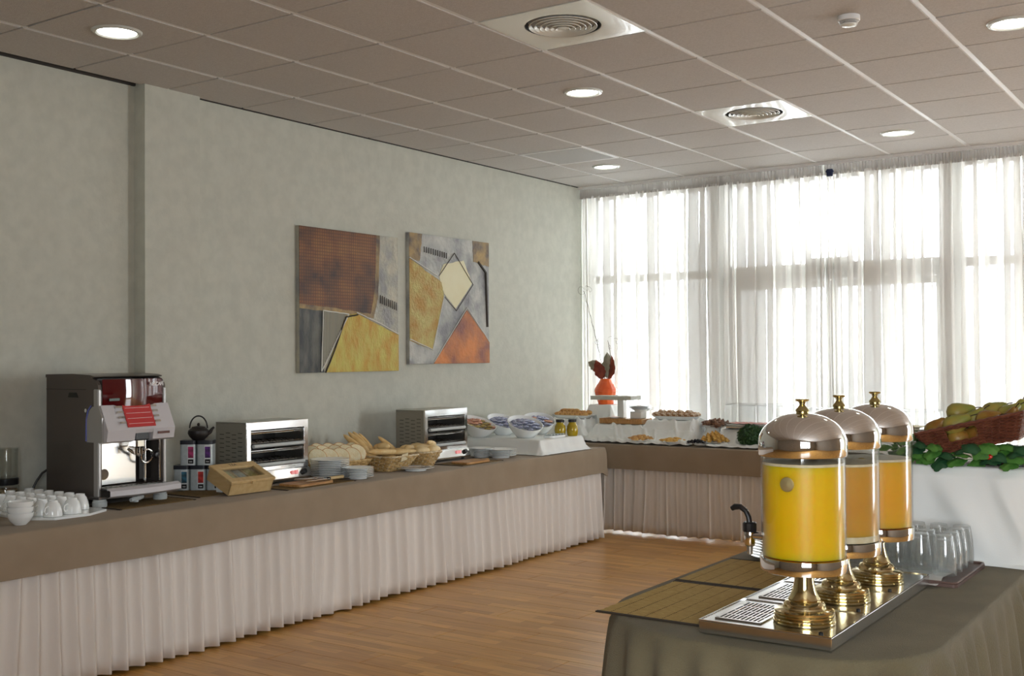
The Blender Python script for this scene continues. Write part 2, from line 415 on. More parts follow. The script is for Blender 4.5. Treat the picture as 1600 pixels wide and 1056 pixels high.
# ---------------------------------------------------------------- mesh helpers
class M:
    def __init__(s):
        s.v, s.f = [], []

    def add(s, vs, fs):
        n = len(s.v)
        s.v += [tuple(v) for v in vs]
        s.f += [tuple(i + n for i in f) for f in fs]
        return s

    def box(s, a, b):
        (x0, y0, z0), (x1, y1, z1) = a, b
        vs = [(x0, y0, z0), (x1, y0, z0), (x1, y1, z0), (x0, y1, z0), (x0, y0, z1), (x1, y0, z1), (x1, y1, z1), (x0, y1, z1)]
        return s.add(vs, [(0, 3, 2, 1), (4, 5, 6, 7), (0, 1, 5, 4), (1, 2, 6, 5), (2, 3, 7, 6), (3, 0, 4, 7)])

    def bbox(s, a, b, c=0.004):
        """box with all edges chamfered by c"""
        (x0, y0, z0), (x1, y1, z1) = a, b
        rings = [(z0, c), (z0 + c, 0), (z1 - c, 0), (z1, c)]
        vs, fs = [], []
        for z, i in rings:
            for (x, y) in [(x0 + i + c * (i == 0), y0 + i), (x1 - i - c * (i == 0), y0 + i), (x1 - i, y0 + i + c * (i == 0)), (x1 - i, y1 - i - c * (i == 0)),
                           (x1 - i - c * (i == 0), y1 - i), (x0 + i + c * (i == 0), y1 - i), (x0 + i, y1 - i - c * (i == 0)), (x0 + i, y0 + i + c * (i == 0))]:
                vs.append((x, y, z))
        for k in range(3):
            for j in range(8):
                fs.append((k * 8 + j, k * 8 + (j + 1) % 8, k * 8 + 8 + (j + 1) % 8, k * 8 + 8 + j))
        fs.append(tuple(reversed(range(8))))
        fs.append(tuple(range(24, 32)))
        return s.add(vs, fs)

    def lathe(s, prof, n=32, c=(0, 0, 0), cap=True, sx=1, sy=1):
        vs, fs = [], []
        for (r, z) in prof:
            for k in range(n):
                a = 2 * PI * k / n
                vs.append((c[0] + r * math.cos(a) * sx, c[1] + r * math.sin(a) * sy, c[2] + z))
        for i in range(len(prof) - 1):
            for k in range(n):
                k2 = (k + 1) % n
                fs.append((i * n + k, i * n + k2, (i + 1) * n + k2, (i + 1) * n + k))
        if cap:
            if prof[0][0] > 1e-5:
                fs.append(tuple(reversed(range(n))))
            if prof[-1][0] > 1e-5:
                fs.append(tuple(range((len(prof) - 1) * n, len(prof) * n)))
        return s.add(vs, fs)

    def tube(s, pts, r, n=6, closed=False):
        pts = [Vector(p) for p in pts]
        N = len(pts)
        rs = r if isinstance(r, (list, tuple)) else [r] * N
        vs, fs = [], []
        up = None
        for i, p in enumerate(pts):
            if closed:
                t = (pts[(i + 1) % N] - pts[i - 1])
            else:
                t = pts[min(i + 1, N - 1)] - pts[max(i - 1, 0)]
            if t.length < 1e-9:
                t = Vector((0, 0, 1))
            t.normalize()
            if up is None:
                up = Vector((0, 0, 1)) if abs(t.z) < 0.9 else Vector((1, 0, 0))
            a = t.cross(up)
            if a.length < 1e-6:
                a = t.cross(Vector((1, 0.3, 0)))
            a.normalize()
            b = a.cross(t).normalized()
            up = b
            for k in range(n):
                q = 2 * PI * k / n
                vs.append(p + (a * math.cos(q) + b * math.sin(q)) * rs[i])
        m = N if closed else N - 1
        for i in range(m):
            j = (i + 1) % N
            for k in range(n):
                k2 = (k + 1) % n
                fs.append((i * n + k, i * n + k2, j * n + k2, j * n + k))
        if not closed:
            fs.append(tuple(reversed(range(n))))
            fs.append(tuple(range((N - 1) * n, N * n)))
        return s.add(vs, [tuple(reversed(f)) for f in fs])

    def grid(s, fn, nu, nv, flip=False):
        vs = [fn(i / nu, j / nv) for j in range(nv + 1) for i in range(nu + 1)]
        fs = []
        for j in range(nv):
            for i in range(nu):
                a = j * (nu + 1) + i
                q = (a, a + 1, a + nu + 2, a + nu + 1)
                fs.append(tuple(reversed(q)) if flip else q)
        return s.add(vs, fs)

    def prism(s, poly, axis, a, b):
        """extrude a 2D polygon along axis from a to b; poly in the two other axes, in order"""
        n = len(poly)

        def P(p, t):
            if axis == 'x':
                return (t, p[0], p[1])
            if axis == 'y':
                return (p[0], t, p[1])
            return (p[0], p[1], t)
        vs = [P(p, a) for p in poly] + [P(p, b) for p in poly]
        fs = [tuple(range(n)), tuple(reversed(range(n, 2 * n)))]
        for i in range(n):
            j = (i + 1) % n
            fs.append((j, i, i + n, j + n))
        return s.add(vs, fs)

    def blob(s, c, r, n=12, m=8, amp=0.0, freq=8, seed=0, rot=None):
        """a noisy ellipsoid"""
        rx, ry, rz = r
        vs, fs = [], []
        o = Vector((seed * 3.1, seed * 1.7, seed * 0.9))
        for j in range(m + 1):
            th = PI * j / m
            for i in range(n):
                ph = 2 * PI * i / n
                d = Vector((math.sin(th) * math.cos(ph), math.sin(th) * math.sin(ph), math.cos(th)))
                k = 1 + amp * mnoise.noise(d * freq * 0.2 + o) * 2
                p = Vector((d.x * rx * k, d.y * ry * k, d.z * rz * k))
                if rot is not None:
                    p = rot @ p
                vs.append((c[0] + p.x, c[1] + p.y, c[2] + p.z))
        for j in range(m):
            for i in range(n):
                i2 = (i + 1) % n
                fs.append((j * n + i, (j + 1) * n + i, (j + 1) * n + i2, j * n + i2))
        return s.add(vs, fs)

    def moved(s, R=None, t=(0, 0, 0)):
        t = Vector(t)
        s.v = [tuple(((R @ Vector(v)) if R is not None else Vector(v)) + t) for v in s.v]
        return s


def obj(name, m, material, parent=None, smooth=True, world=False, angle=35, kind=None, label=None):
    me = bpy.data.meshes.new(name)
    vs = m.v
    if world and parent is not None:
        L = parent.location
        q = parent
        T = Vector(L)
        while q.parent is not None:
            q = q.parent
            T = T + q.location
        vs = [(v[0] - T.x, v[1] - T.y, v[2] - T.z) for v in vs]
    me.from_pydata(vs, [], m.f)
    me.update()
    me.materials.append(material)
    if smooth:
        me.polygons.foreach_set('use_smooth', [True] * len(me.polygons))
        me.set_sharp_from_angle(angle=math.radians(angle))
    o = bpy.data.objects.new(name, me)
    COL.objects.link(o)
    if parent is not None:
        o.parent = parent
    if kind:
        o['kind'] = kind
    if label:
        o['label'] = label
    return o


def thing(name, label, cat, loc=(0, 0, 0), rot=(0, 0, 0), group=None):
    o = bpy.data.objects.new(name, None)
    o.empty_display_size = 0.05
    COL.objects.link(o)
    o.location = loc
    o.rotation_euler = rot
    o['label'] = label
    o['category'] = cat
    if group:
        o['group'] = group
    return o


def tag(o, label, cat, group=None, kind=None):
    o['label'] = label
    o['category'] = cat
    if group:
        o['group'] = group
    if kind:
        o['kind'] = kind
    return o


def dup(root, loc, rot=None, label=None, group=None, scale=None):
    kids = [c for c in bpy.data.objects if c.parent == root] if root not in KIDS else KIDS[root]
    KIDS[root] = kids
    r = root.copy()
    COL.objects.link(r)
    r.location = loc
    if rot is not None:
        r.rotation_euler = rot
    if scale is not None:
        r.scale = scale
    if label:
        r['label'] = label
    if group:
        r['group'] = group
    for ch in kids:
        c = ch.copy()
        COL.objects.link(c)
        c.parent = r
        for g in [q for q in KIDS.setdefault(ch, [w for w in bpy.data.objects if w.parent == ch])]:
            d = g.copy()
            COL.objects.link(d)
            d.parent = c
    return r


KIDS = {}


def struct(name, m, material, parent=None, smooth=False, **k):
    o = obj(name, m, material, parent, smooth=smooth, **k)
    if parent is None:
        o['kind'] = 'structure'
    return o


def text(name, body, size, material, parent, loc, rot, depth=0.0006, spacing=1.0, align='CENTER', bold=0.0):
    c = bpy.data.curves.new(name, 'FONT')
    c.body = body
    c.size = size
    c.extrude = depth
    c.offset = bold
    c.space_character = spacing
    c.align_x = align
    c.align_y = 'CENTER'
    c.materials.append(material)
    tmp = bpy.data.objects.new('tmp', c)
    COL.objects.link(tmp)
    bpy.context.view_layer.update()
    me = bpy.data.meshes.new_from_object(tmp.evaluated_get(bpy.context.evaluated_depsgraph_get()))
    bpy.data.objects.remove(tmp)
    me.name = name
    if not me.materials:
        me.materials.append(material)
    o = bpy.data.objects.new(name, me)
    COL.objects.link(o)
    if parent is not None:
        o.parent = parent
    o.location = loc
    o.rotation_euler = rot
    return o


ORD = ['first', 'second', 'third', 'fourth', 'fifth', 'sixth', 'seventh', 'eighth', 'ninth', 'tenth', 'eleventh', 'twelfth', 'thirteenth', 'fourteenth']


def nz(x, y=0.0, z=0.0):
    return mnoise.noise(Vector((x, y, z)))


def rrect(x0, x1, y0, y1, rs, step=0.02, seg=10):
    """rounded rectangle path, counter-clockwise, corner radii rs=(x0y0, x1y0, x1y1, x0y1); returns (pt, normal, arclength)"""
    out = []
    cs = [((x0 + rs[0], y0 + rs[0]), rs[0], PI), ((x1 - rs[1], y0 + rs[1]), rs[1], 1.5 * PI), ((x1 - rs[2], y1 - rs[2]), rs[2], 0), ((x0 + rs[3], y1 - rs[3]), rs[3], 0.5 * PI)]
    for k, ((cx, cy), r, a0) in enumerate(cs):
        for i in range(seg + 1):
            a = a0 + PI / 2 * i / seg
            out.append(((cx + r * math.cos(a), cy + r * math.sin(a)), (math.cos(a), math.sin(a))))
        (dx, dy), r2, a1 = cs[(k + 1) % 4]
        p = (cx + r * math.cos(a0 + PI / 2), cy + r * math.sin(a0 + PI / 2))
        q = (dx + r2 * math.cos(a1), dy + r2 * math.sin(a1))
        L = math.hypot(q[0] - p[0], q[1] - p[1])
        n = int(L / step)
        nn = (math.cos(a0 + PI / 2), math.sin(a0 + PI / 2))
        for i in range(1, n):
            t = i / n
            out.append(((p[0] + (q[0] - p[0]) * t, p[1] + (q[1] - p[1]) * t), nn))
    s = 0
    res = []
    for i, (p, n) in enumerate(out):
        if i:
            s += math.hypot(p[0] - out[i - 1][0][0], p[1] - out[i - 1][0][1])
        res.append((p, n, s))
    return res


def drape(path, z, drop, off, nt_=8, er=0.012):
    """cloth over a flat top: path from rrect, drop(s,p,n), off(s,t,p,n) outward offset at t in 0..1 of the fall"""
    m = M()
    n = len(path)
    rings = []
    for k in range(4):
        a = PI / 2 * k / 3
        rings.append([(p[0] - nn[0] * er * (1 - math.sin(a)), p[1] - nn[1] * er * (1 - math.sin(a)), z - er * (1 - math.cos(a))) for p, nn, s in path])
    for k in range(1, nt_ + 1):
        t = k / nt_
        ring = []
        for p, nn, s in path:
            o = off(s, t, p, nn)
            ring.append((p[0] + nn[0] * o, p[1] + nn[1] * o, z - er - (drop(s, p, nn) - er) * t))
        rings.append(ring)
    vs = [v for r in rings for v in r]
    fs = [tuple(range(n))]
    for k in range(len(rings) - 1):
        for i in range(n):
            j = (i + 1) % n
            fs.append((k * n + i, (k + 1) * n + i, (k + 1) * n + j, k * n + j))
    return m.add(vs, fs)


def hf_cloth(x0, x1, y0, y1, z0, boxes, nx, ny, wr=0.006, hem=0.0, seed=0, thick=0.002):
    """cloth thrown over boxes: boxes = (bx0,bx1,by0,by1,h,falloff)"""
    def fn(u, v):
        x = x0 + (x1 - x0) * u
        y = y0 + (y1 - y0) * v
        e = min(u, 1 - u, v, 1 - v)
        xx = x + 0.02 * nz(x * 6, y * 9, seed)
        yy = y + 0.015 * nz(x * 7 + 5, y * 5, seed + 2)
        h = 0.0
        for (a, b, c, d, hh, fo) in boxes:
            dx = max(a - xx, 0, xx - b)
            dy = max(c - yy, 0, yy - d)
            ds = math.hypot(dx, dy)
            if ds > 0:
                ang = math.atan2(dy, dx)
                ds *= 1 + 0.5 * nz(ang * 2.4 + x * 9, y * 4, seed + 7)
            h = max(h, hh * math.exp(-(ds / fo) ** 1.15))
        w = wr * (1 + nz(x * 14, y * 8, seed + 4)) * (0.15 + min(1, 3 * math.exp(-((h - 0.03) / 0.05) ** 2)))
        ridge = wr * 1.6 * max(0, nz(x * 22 + y * 16, y * 6, seed + 9)) * (1 if h < 0.9 * max(q[4] for q in boxes) else 0.1)
        z = z0 + 0.003 + h + w + ridge
        if e < 0.02:
            z = z0 + 0.002 + (z - z0) * (0.35 + e / 0.02 * 0.65)
        return (x + 0.014 * nz(y * 9, seed, 3), y + 0.016 * nz(x * 8, seed, 1), z)
    return M().grid(fn, nx, ny)

# ================================================================ STRUCTURE
HC = 3.085
# floor slab and boards
fl = struct('floor', M().box((-5.6, -1.4, -0.05), (4.4, 9.7, -0.003)), MT['floor'])
bd = M().bbox((0, 0, -0.010), (1.277, 0.193, 0.0), 0.0012)
bm0 = None
row = 0
y = 1.56
while y < 8.7:
    x = -5.0 + (0.43 * (row % 3)) - 0.43
    while x < -0.4:
        o = obj('board', bd, MT['floor'], fl, smooth=False) if bm0 is None else bm0.copy()
        if bm0 is None:
            bm0 = o
        else:
            COL.objects.link(o)
        o.location = (x, y, 0.0)
        x += 1.28
    y += 0.195
    row += 1

# ceiling: slab, runners along Y, loose tiles
ce = struct('ceiling', M().box((-5.6, -1.4, HC + 0.03), (4.4, 9.3, HC + 0.15)), MT['tile'])
runner = M().box((-0.0125, -1.3, HC + 0.004), (0.0125, 9.05, HC + 0.009)).box((-0.004, -1.3, HC + 0.009), (0.004, 9.05, HC + 0.03))
r00 = None
for j in range(-0, 16):
    X = -4.912 + 0.6 * j
    if r00 is None:
        r00 = obj('ceiling_runner', runner, MT['rail'], ce, smooth=False)
        o = r00
    else:
        o = r00.copy()
        COL.objects.link(o)
    o.location = (X, 0, 0)
FIX = {(3, 2): 'v', (3, 6): 'v', (0, 7): 'g'}
LAMPS = [(0, 0), (2, 4), (0, 8), (4, 8), (6, 4)]
full = M().bbox((-0.287, -0.2945, HC), (0.287, 0.2945, HC + 0.02), 0.004)
part = M().bbox((-0.236, -0.2945, HC), (0.236, 0.2945, HC + 0.02), 0.004)
holed = M()
RH = 0.098
ns = 32
cir = [(RH * math.cos(2 * PI * k / ns), RH * math.sin(2 * PI * k / ns)) for k in range(ns)]


def sqp(k, hx, hy):
    a = 2 * PI * k / ns
    c_, s_ = math.cos(a), math.sin(a)
    q = max(abs(c_) / hx, abs(s_) / hy)
    return (c_ / q, s_ / q)


for hx, hy in [(0.287, 0.2945)]:
    vs = [(cx, cy, HC) for cx, cy in cir] + [(*sqp(k, hx, hy), HC) for k in range(ns)] + [(*sqp(k, hx, hy), HC + 0.02) for k in range(ns)]
    fs = []
    for k in range(ns):
        j = (k + 1) % ns
        fs += [(k, k + ns, j + ns, j), (k + ns, k + 2 * ns, j + 2 * ns, j + ns)]
    holed.add(vs, [tuple(reversed(f)) for f in fs])
t_full = t_hole = t_part = None
for j in range(-1, 11):
    for i in range(-4, 10):
        if (j, i) in FIX:
            continue
        cx = -4.912 + 0.6 * j + 0.3
        cy = 3.066 + 0.6 * i + 0.3
        if j == -1:
            if t_part is None:
                o = t_part = obj('ceiling_tile', part, MT['tile'], ce, smooth=False)
            else:
                o = t_part.copy()
                COL.objects.link(o)
            o.location = (-5.164, cy, 0)
            if cy > 4.3:
                o.scale = (0.99, 1, 1)
        elif (j, i) in LAMPS:
            if t_hole is None:
                o = t_hole = obj('ceiling_tile', holed, MT['tile'], ce, smooth=False)
            else:
                o = t_hole.copy()
                COL.objects.link(o)
            o.location = (cx, cy, 0)
        else:
            if t_full is None:
                o = t_full = obj('ceiling_tile', full, MT['tile'], ce, smooth=False)
            else:
                o = t_full.copy()
                COL.objects.link(o)
            o.location = (cx, cy, 0)

# walls
struct('wall_left', M().box((-5.6, 4.5, -0.04), (-5.42, 9.5, 3.2)), MT['wall'])
struct('wall_left_front', M().box((-5.6, -1.4, -0.04), (-5.46, 4.1, 3.2)), MT['wall'])
struct('wall_left_pillar', M().box((-5.6, 4.1, -0.04), (-5.362, 4.5, 3.2)), MT['wall'])
struct('wall_rear', M().box((-5.6, -1.5, -0.04), (0.05, -1.3, 3.2)).box((2.35, -1.5, -0.04), (4.4, -1.3, 3.2)).box((0.05, -1.5, -0.04), (2.35, -1.3, 0.8)).box((0.05, -1.5, 2.6), (2.35, -1.3, 3.2)), MT['walldark'])
for k in range(4):
    struct('trim_%d' % (20 + k), M().bbox((0.05 + 0.747 * k, -1.44, 0.8), (0.11 + 0.747 * k, -1.36, 2.6), 0.004), MT['alu'])
struct('trim_26', M().bbox((0.05, -1.44, 2.0), (2.35, -1.36, 2.06), 0.004), MT['alu'])
wr_ = M().box((4.2, -1.4, -0.04), (4.4, 7.7, 3.2)).box((4.2, 9.0, -0.04), (4.4, 9.5, 3.2)).box((4.2, 7.7, -0.04), (4.4, 9.0, 0.1)).box((4.2, 7.7, 2.7), (4.4, 9.0, 3.2))
struct('wall_right', wr_, MT['walldark'])
struct('wall_window', M().box((-5.6, 9.2, 3.02), (1.12, 9.4, 3.2)).box((1.12, 9.2, -0.04), (4.4, 9.4, 3.2)), MT['wall'])
struct('trim_1', M().box((-5.42, 9.055, HC - 0.022), (4.2, 9.10, HC + 0.03)).box((-5.42, 9.030, HC - 0.006), (4.2, 9.055, HC)), MT['rail'])
struct('trim_2', M().box((-5.42, 4.5, HC - 0.002), (-5.405, 9.05, HC + 0.03)).box((-5.46, -1.3, HC - 0.002), (-5.445, 4.1, HC + 0.03)), MT['gap_shade'])  # wall-edge strips coloured dark in place of the shadow gap

# window wall: posts, transoms, panes
YW0, YW1 = 9.22, 9.30


def wbar(p, x0, x1, z0, z1, name='frame', y0=YW0, y1=YW1, mt='alu'):
    return struct(name, M().bbox((x0, y0, z0), (x1, y1, z1), 0.004), MT[mt], p)


def wempty(name):
    o = bpy.data.objects.new(name, None)
    COL.objects.link(o)
    o['kind'] = 'structure'
    return o


posts = [(-5.42, -5.36), (-4.135, -3.95), (-2.15, -1.99), (-0.55, -0.43), (1.0, 1.12)]
for k, (a, b) in enumerate(posts):
    struct('trim_%d' % (3 + k), M().bbox((a, 9.2, 0), (b, 9.33, 3.03), 0.005), MT['alu'])
wi = 0
for a, b in [(-5.36, -4.135), (-1.99, -0.55), (-0.43, 1.0)]:
    wi += 1
    w = wempty('window_%d' % wi)
    wbar(w, a, b, 2.18, 2.25, 'transom')
    wbar(w, a, b, 2.97, 3.03, 'head_rail')
    wbar(w, a, b, 0.0, 0.09, 'sill_rail')
    struct('pane', M().box((a, 9.255, 0.09), (b, 9.261, 2.18)), MT['pane'], w)
    struct('pane', M().box((a, 9.255, 2.25), (b, 9.261, 2.97)), MT['pane'], w)
# glazed double door with fanlight and closer
w = wempty('window_6')
wbar(w, -3.95, -2.15, 2.125, 2.265, 'door_head')
wbar(w, -3.95, -2.15, 2.97, 3.03, 'head_rail')
struct('pane', M().box((-3.95, 9.255, 2.265), (-2.15, 9.261, 2.97)), MT['pane'], w)
cl = obj('door_closer', M().bbox((-3.24, 9.16, 2.19), (-2.855, 9.22, 2.305), 0.006), MT['alu'])
tag(cl, 'long grey box of the door closer above the glazed double door', 'door closer')
for k, (a, b) in enumerate([(-3.945, -3.065), (-3.055, -2.155)]):
    d = wempty('door_%d' % (k + 1))
    wbar(d, a, a + 0.055, 0.01, 2.12, 'stile')
    wbar(d, b - 0.055, b, 0.01, 2.12, 'stile')
    wbar(d, a + 0.055, b - 0.055, 2.06, 2.12, 'rail')
    wbar(d, a + 0.055, b - 0.055, 0.01, 0.12, 'rail')
    struct('pane', M().box((a + 0.055, 9.255, 0.12), (b - 0.055, 9.261, 2.06)), MT['pane'], d)
    text('lettering', 'restaurant', 0.052, MT['p_dark'], d, ((a + b) / 2 + (-0.01 if k == 0 else 0.07), 9.262, 1.692), (PI / 2, 0, PI), 0.0004)
    if k == 1:
        obj('door_handle', M().tube([(-3.03, 9.22, 1.19), (-3.03, 9.165, 1.19), (-3.015, 9.155, 1.19), (-2.89, 9.155, 1.185)], 0.011, 8), MT['satin'], d)

# ================================================================ CURTAINS
def curtain_path(x0, x1, seed, per=0.10, end0=0.0, end1=0.0):
    """list of (phase, x_lin, period, k) samples"""
    out = []
    ph = 0.0
    x = x0
    while x < x1:
        p = per * (1 + 0.55 * nz(x * 2.3, seed))
        if x < x0 + end0:
            p *= 0.36
        if x > x1 - end1:
            p *= 0.36
        out.append((ph, x, p))
        ph += 2 * PI / 20
        x += p / 20
    return out


def make_curtain(x0, x1, seed, label, e0=0.0, e1=0.0):
    P = curtain_path(x0, x1, seed, 0.145, e0, e1)
    nu = len(P) - 1
    nv = 22
    Y0 = 9.10
    t = thing('sheer_curtain', label, 'curtain', ((x0 + x1) / 2, Y0, 0.02), group=None)

    def fn(u, v):
        ph, xl, p = P[min(nu, int(round(u * nu)))]
        z = 3.0 - 2.97 * v
        top = max(0.0, 1 - v / 0.30)
        k = 3.6 + 3.0 * nz(xl * 5.3, seed + 5, z * 0.25)
        k = max(2.2, min(5.5, k)) * (1 - 0.15 * top)
        amp = 0.042 * (0.55 + 0.5 * nz(xl * 2, seed + 9, z * 0.3) + 0.25) * (1 - 0.30 * top)
        x = xl - k * p / (4 * PI) * math.sin(2 * ph) + 0.010 * nz(xl * 2.5, z * 0.7, seed)
        yy = amp * math.sin(ph) + 0.010 * top * math.sin(ph * 3.0 + 2 * nz(xl * 5, seed)) + 0.006 * top * math.sin(ph * 5.3)
        return (x - (x0 + x1) / 2, yy, z - 0.02)
    obj('fabric', M().grid(fn, nu, nv), MT['sheer'], t)
    nh = int((x1 - x0) / 0.004)

    def hn(u, v):
        x = x0 + (x1 - x0) * u
        z = 3.066 - 0.088 * v
        q = 2 * PI * x / 0.026 + 3.5 * nz(x * 9, seed)
        return (x - (x0 + x1) / 2 + 0.003 * math.sin(2 * q), (0.012 + 0.005 * v) * math.sin(q) - 0.018 + 0.004 * nz(x * 30, v * 3), z - 0.02)
    obj('gathered_header', M().grid(hn, nh, 3), MT['sheer2'], t)
    return t


make_curtain(-5.408, -3.062, 1.0, 'sheer white curtain on the left, from the side wall to the blue clip', 0.04, 0.06)
make_curtain(-3.058, -0.60, 4.0, 'sheer white curtain on the right of the blue clip, behind the juice dispensers', 0.10, 0.05)
for a, b, s_ in [(-0.54, 1.20, 8.0)]:
    make_curtain(a, b, s_, 'sheer white curtain beyond the right edge of the picture')
bc = obj('curtain_clip', M().bbox((-0.024, -0.012, -0.045), (0.024, 0.012, 0.015), 0.004).bbox((-0.03, -0.014, -0.012), (0.03, 0.014, 0.004), 0.003), MT['navy'])
bc.location = (-3.0, 9.045, 3.005)
tag(bc, 'small dark blue clip at the top where the two curtains meet', 'clip')

# ================================================================ CEILING FITTINGS
def tilec(j, i):
    return (-4.912 + 0.6 * j + 0.3, 3.066 + 0.6 * i + 0.3)


def make_vent(loc, label):
    t = thing('ceiling_diffuser', label, 'air vent', loc, group='round ceiling diffusers')
    R0 = 0.182
    m = M()
    n = 48
    h = 0.293
    vs, fs = [], []
    prof = [(R0, 0.012), (R0 + 0.004, 0.0), (R0 + 0.02, -0.002)]
    for r, z in prof:
        for k in range(n):
            a = 2 * PI * k / n
            vs.append((r * math.cos(a), r * math.sin(a), z))
    for z in (-0.004, 0.01):
        for k in range(n):
            a = 2 * PI * k / n
            q = max(abs(math.cos(a)), abs(math.sin(a))) / h
            vs.append((math.cos(a) / q, math.sin(a) / q, z))
    for r in range(4):
        for k in range(n):
            k2 = (k + 1) % n
            fs.append((r * n + k2, r * n + k, (r + 1) * n + k, (r + 1) * n + k2))
    m.add(vs, [tuple(reversed(f)) for f in fs])
    m.add([(-h, -h, 0.012), (h, -h, 0.012), (h, h, 0.012), (-h, h, 0.012)], [])
    obj('plate', m, MT['white_enamel'], t)
    obj('duct', M().lathe([(R0, 0.0), (R0 - 0.01, 0.03), (R0 - 0.012, 0.055), (0.0, 0.055)], 40, cap=False), MT['recess_shade'], t)
    for k in range(6):
        r = 0.158 - 0.026 * k
        z = -0.004 - 0.0025 * k
        obj('ring', M().lathe([(r + 0.008, z), (r + 0.009, z + 0.0015), (r - 0.003, z + 0.013), (r - 0.0045, z + 0.012), (r + 0.006, z - 0.001), (r + 0.008, z)], 40, cap=False), MT['white_enamel'], t)
    obj('cone', M().lathe([(0.0, -0.014), (0.02, -0.013), (0.026, -0.008), (0.010, 0.03), (0, 0.03)], 24, cap=False), MT['white_enamel'], t)
    obj('spoke', M().box((-0.17, -0.003, 0.02), (0.17, 0.003, 0.028)).box((-0.003, -0.17, 0.02), (0.003, 0.17, 0.028)), MT['white_enamel'], t)
    return t


v1 = make_vent((*tilec(3, 2), HC + 0.004), 'round ceiling air diffuser on a glossy plate, the nearer one above')
v2 = dup(v1, (*tilec(3, 6), HC + 0.004), label='round ceiling air diffuser on a glossy plate, the farther one beside the smaller lamps')
g = thing('return_grille', 'square white slatted air grille in the ceiling near the left wall', 'air vent', (*tilec(0, 7), HC))
obj('frame', M().box((-0.293, -0.293, -0.003), (0.293, -0.27, 0.012)).box((-0.293, 0.27, -0.003), (0.293, 0.293, 0.012)).box((-0.293, -0.27, -0.003), (-0.27, 0.27, 0.012)).box((0.27, -0.27, -0.003), (0.293, 0.27, 0.012)), MT['rail'], g, smooth=False)
obj('backing', M().box((-0.27, -0.27, 0.024), (0.27, 0.27, 0.027)), MT['rail'], g, smooth=False)
sl = None
for k in range(21):
    o = obj('slat', M().box((-0.27, -0.0022, -0.002), (0.27, 0.0022, 0.010)), MT['rail'], g, smooth=False) if sl is None else sl.copy()
    if sl is None:
        sl = o
    else:
        COL.objects.link(o)
    o.location = (0, -0.26 + 0.026 * k, 0)
sl = None
for k in range(10):
    o = obj('cross_slat', M().box((-0.0015, -0.27, 0.002), (0.0015, 0.27, 0.018)), MT['rail'], g, smooth=False) if sl is None else sl.copy()
    if sl is None:
        sl = o
    else:
        COL.objects.link(o)
    o.location = (-0.24 + 0.053 * k, 0, 0)

dl0 = None
LL = ['round recessed ceiling lamp above the coffee machine', 'round recessed ceiling lamp between the two air diffusers, left of the far one',
      'round recessed ceiling lamp in the window corner by the square grille', 'round recessed ceiling lamp near the curtains, right of the far diffuser',
      'round recessed ceiling lamp cut by the right edge of the picture']
for (j, i), lab in zip(LAMPS, LL):
    loc = (*tilec(j, i), HC)
    if dl0 is None:
        dl0 = thing('ceiling_lamp', lab, 'lamp', loc, group='recessed ceiling lamps')
        obj('ring', M().lathe([(0.088, 0.004), (0.092, -0.006), (0.100, -0.011), (0.112, -0.009), (0.119, -0.001), (0.119, 0.001), (0.09, 0.012)], 40, cap=False), MT['lamp_ring'], dl0)
        obj('reflector', M().lathe([(0.088, 0.004), (0.080, 0.028), (0.078, 0.03), (0.0, 0.03)], 32, cap=False), MT['rail'], dl0)
        obj('diffuser', M().lathe([(0.089, -0.003), (0.0, -0.005)], 32, cap=False), MT['lamp_glow'], dl0)
    else:
        dup(dl0, loc, label=lab)
sd = thing('smoke_detector', 'round white smoke detector on a ceiling tile', 'smoke detector', (-1.625, 5.20, HC))
obj('base', M().lathe([(0.0, -0.001), (0.050, -0.001), (0.051, -0.022), (0.047, -0.026), (0, -0.026)], 32, cap=False), MT['rail'], sd)
obj('chamber', M().lathe([(0.036, -0.026), (0.036, -0.038), (0, -0.038)], 32, cap=False), MT['recess_shade'], sd)
for k in range(3):
    z = -0.029 - 0.005 * k
    obj('ring', M().lathe([(0.043 - 0.002 * k, z), (0.043 - 0.002 * k, z - 0.002), (0.034, z - 0.002)], 24, cap=False), MT['rail'], sd)
obj('cap', M().lathe([(0.038, -0.040), (0.034, -0.047), (0.026, -0.050), (0, -0.051)], 32, cap=False), MT['white_enamel'], sd)

# ================================================================ PICTURES
def painting(label, y0, y1, z0, z1, base, patches, lines):
    x = -5.388
    w, h = y1 - y0, z1 - z0
    t = thing('canvas_painting', label, 'painting', (-5.42, (y0 + y1) / 2, z0))
    obj('canvas', M().bbox((0.001, -w / 2, 0), (0.032, w / 2, h), 0.002), MT[base], t)
    for n, (mt, poly) in enumerate(patches):
        pts = []
        N = len(poly)
        for k in range(N):
            a, b = poly[k], poly[(k + 1) % N]
            for q in range(8):
                f = q / 8
                u = a[0] + (b[0] - a[0]) * f
                v = a[1] + (b[1] - a[1]) * f
                if 0.01 < u < 0.99 and 0.01 < v < 0.99:
                    u += 0.008 * nz(u * 30, v * 30, n)
                    v += 0.008 * nz(v * 30, u * 30, n + 3)
                pts.append(((min(1, max(0, u)) - 0.5) * w * 0.998, min(0.999, max(0.001, v)) * h))
        obj('painted_patch', M().prism(pts, 'x', 0.0315, 0.0335 + 0.0006 * n), MT[mt], t, smooth=False)
    for mt, pl, r in lines:
        pts = []
        for k in range(len(pl) - 1):
            for q in range(7):
                f = q / 6
                u = pl[k][0] + (pl[k + 1][0] - pl[k][0]) * f
                v = pl[k][1] + (pl[k + 1][1] - pl[k][1]) * f
                pts.append((0.0345 + 0.0006 * len(patches), (u - 0.5) * w, v * h + 0.003 * nz(u * 20, v * 20)))
        obj('painted_line', M().tube(pts, r, 5), MT[mt], t)
    return t


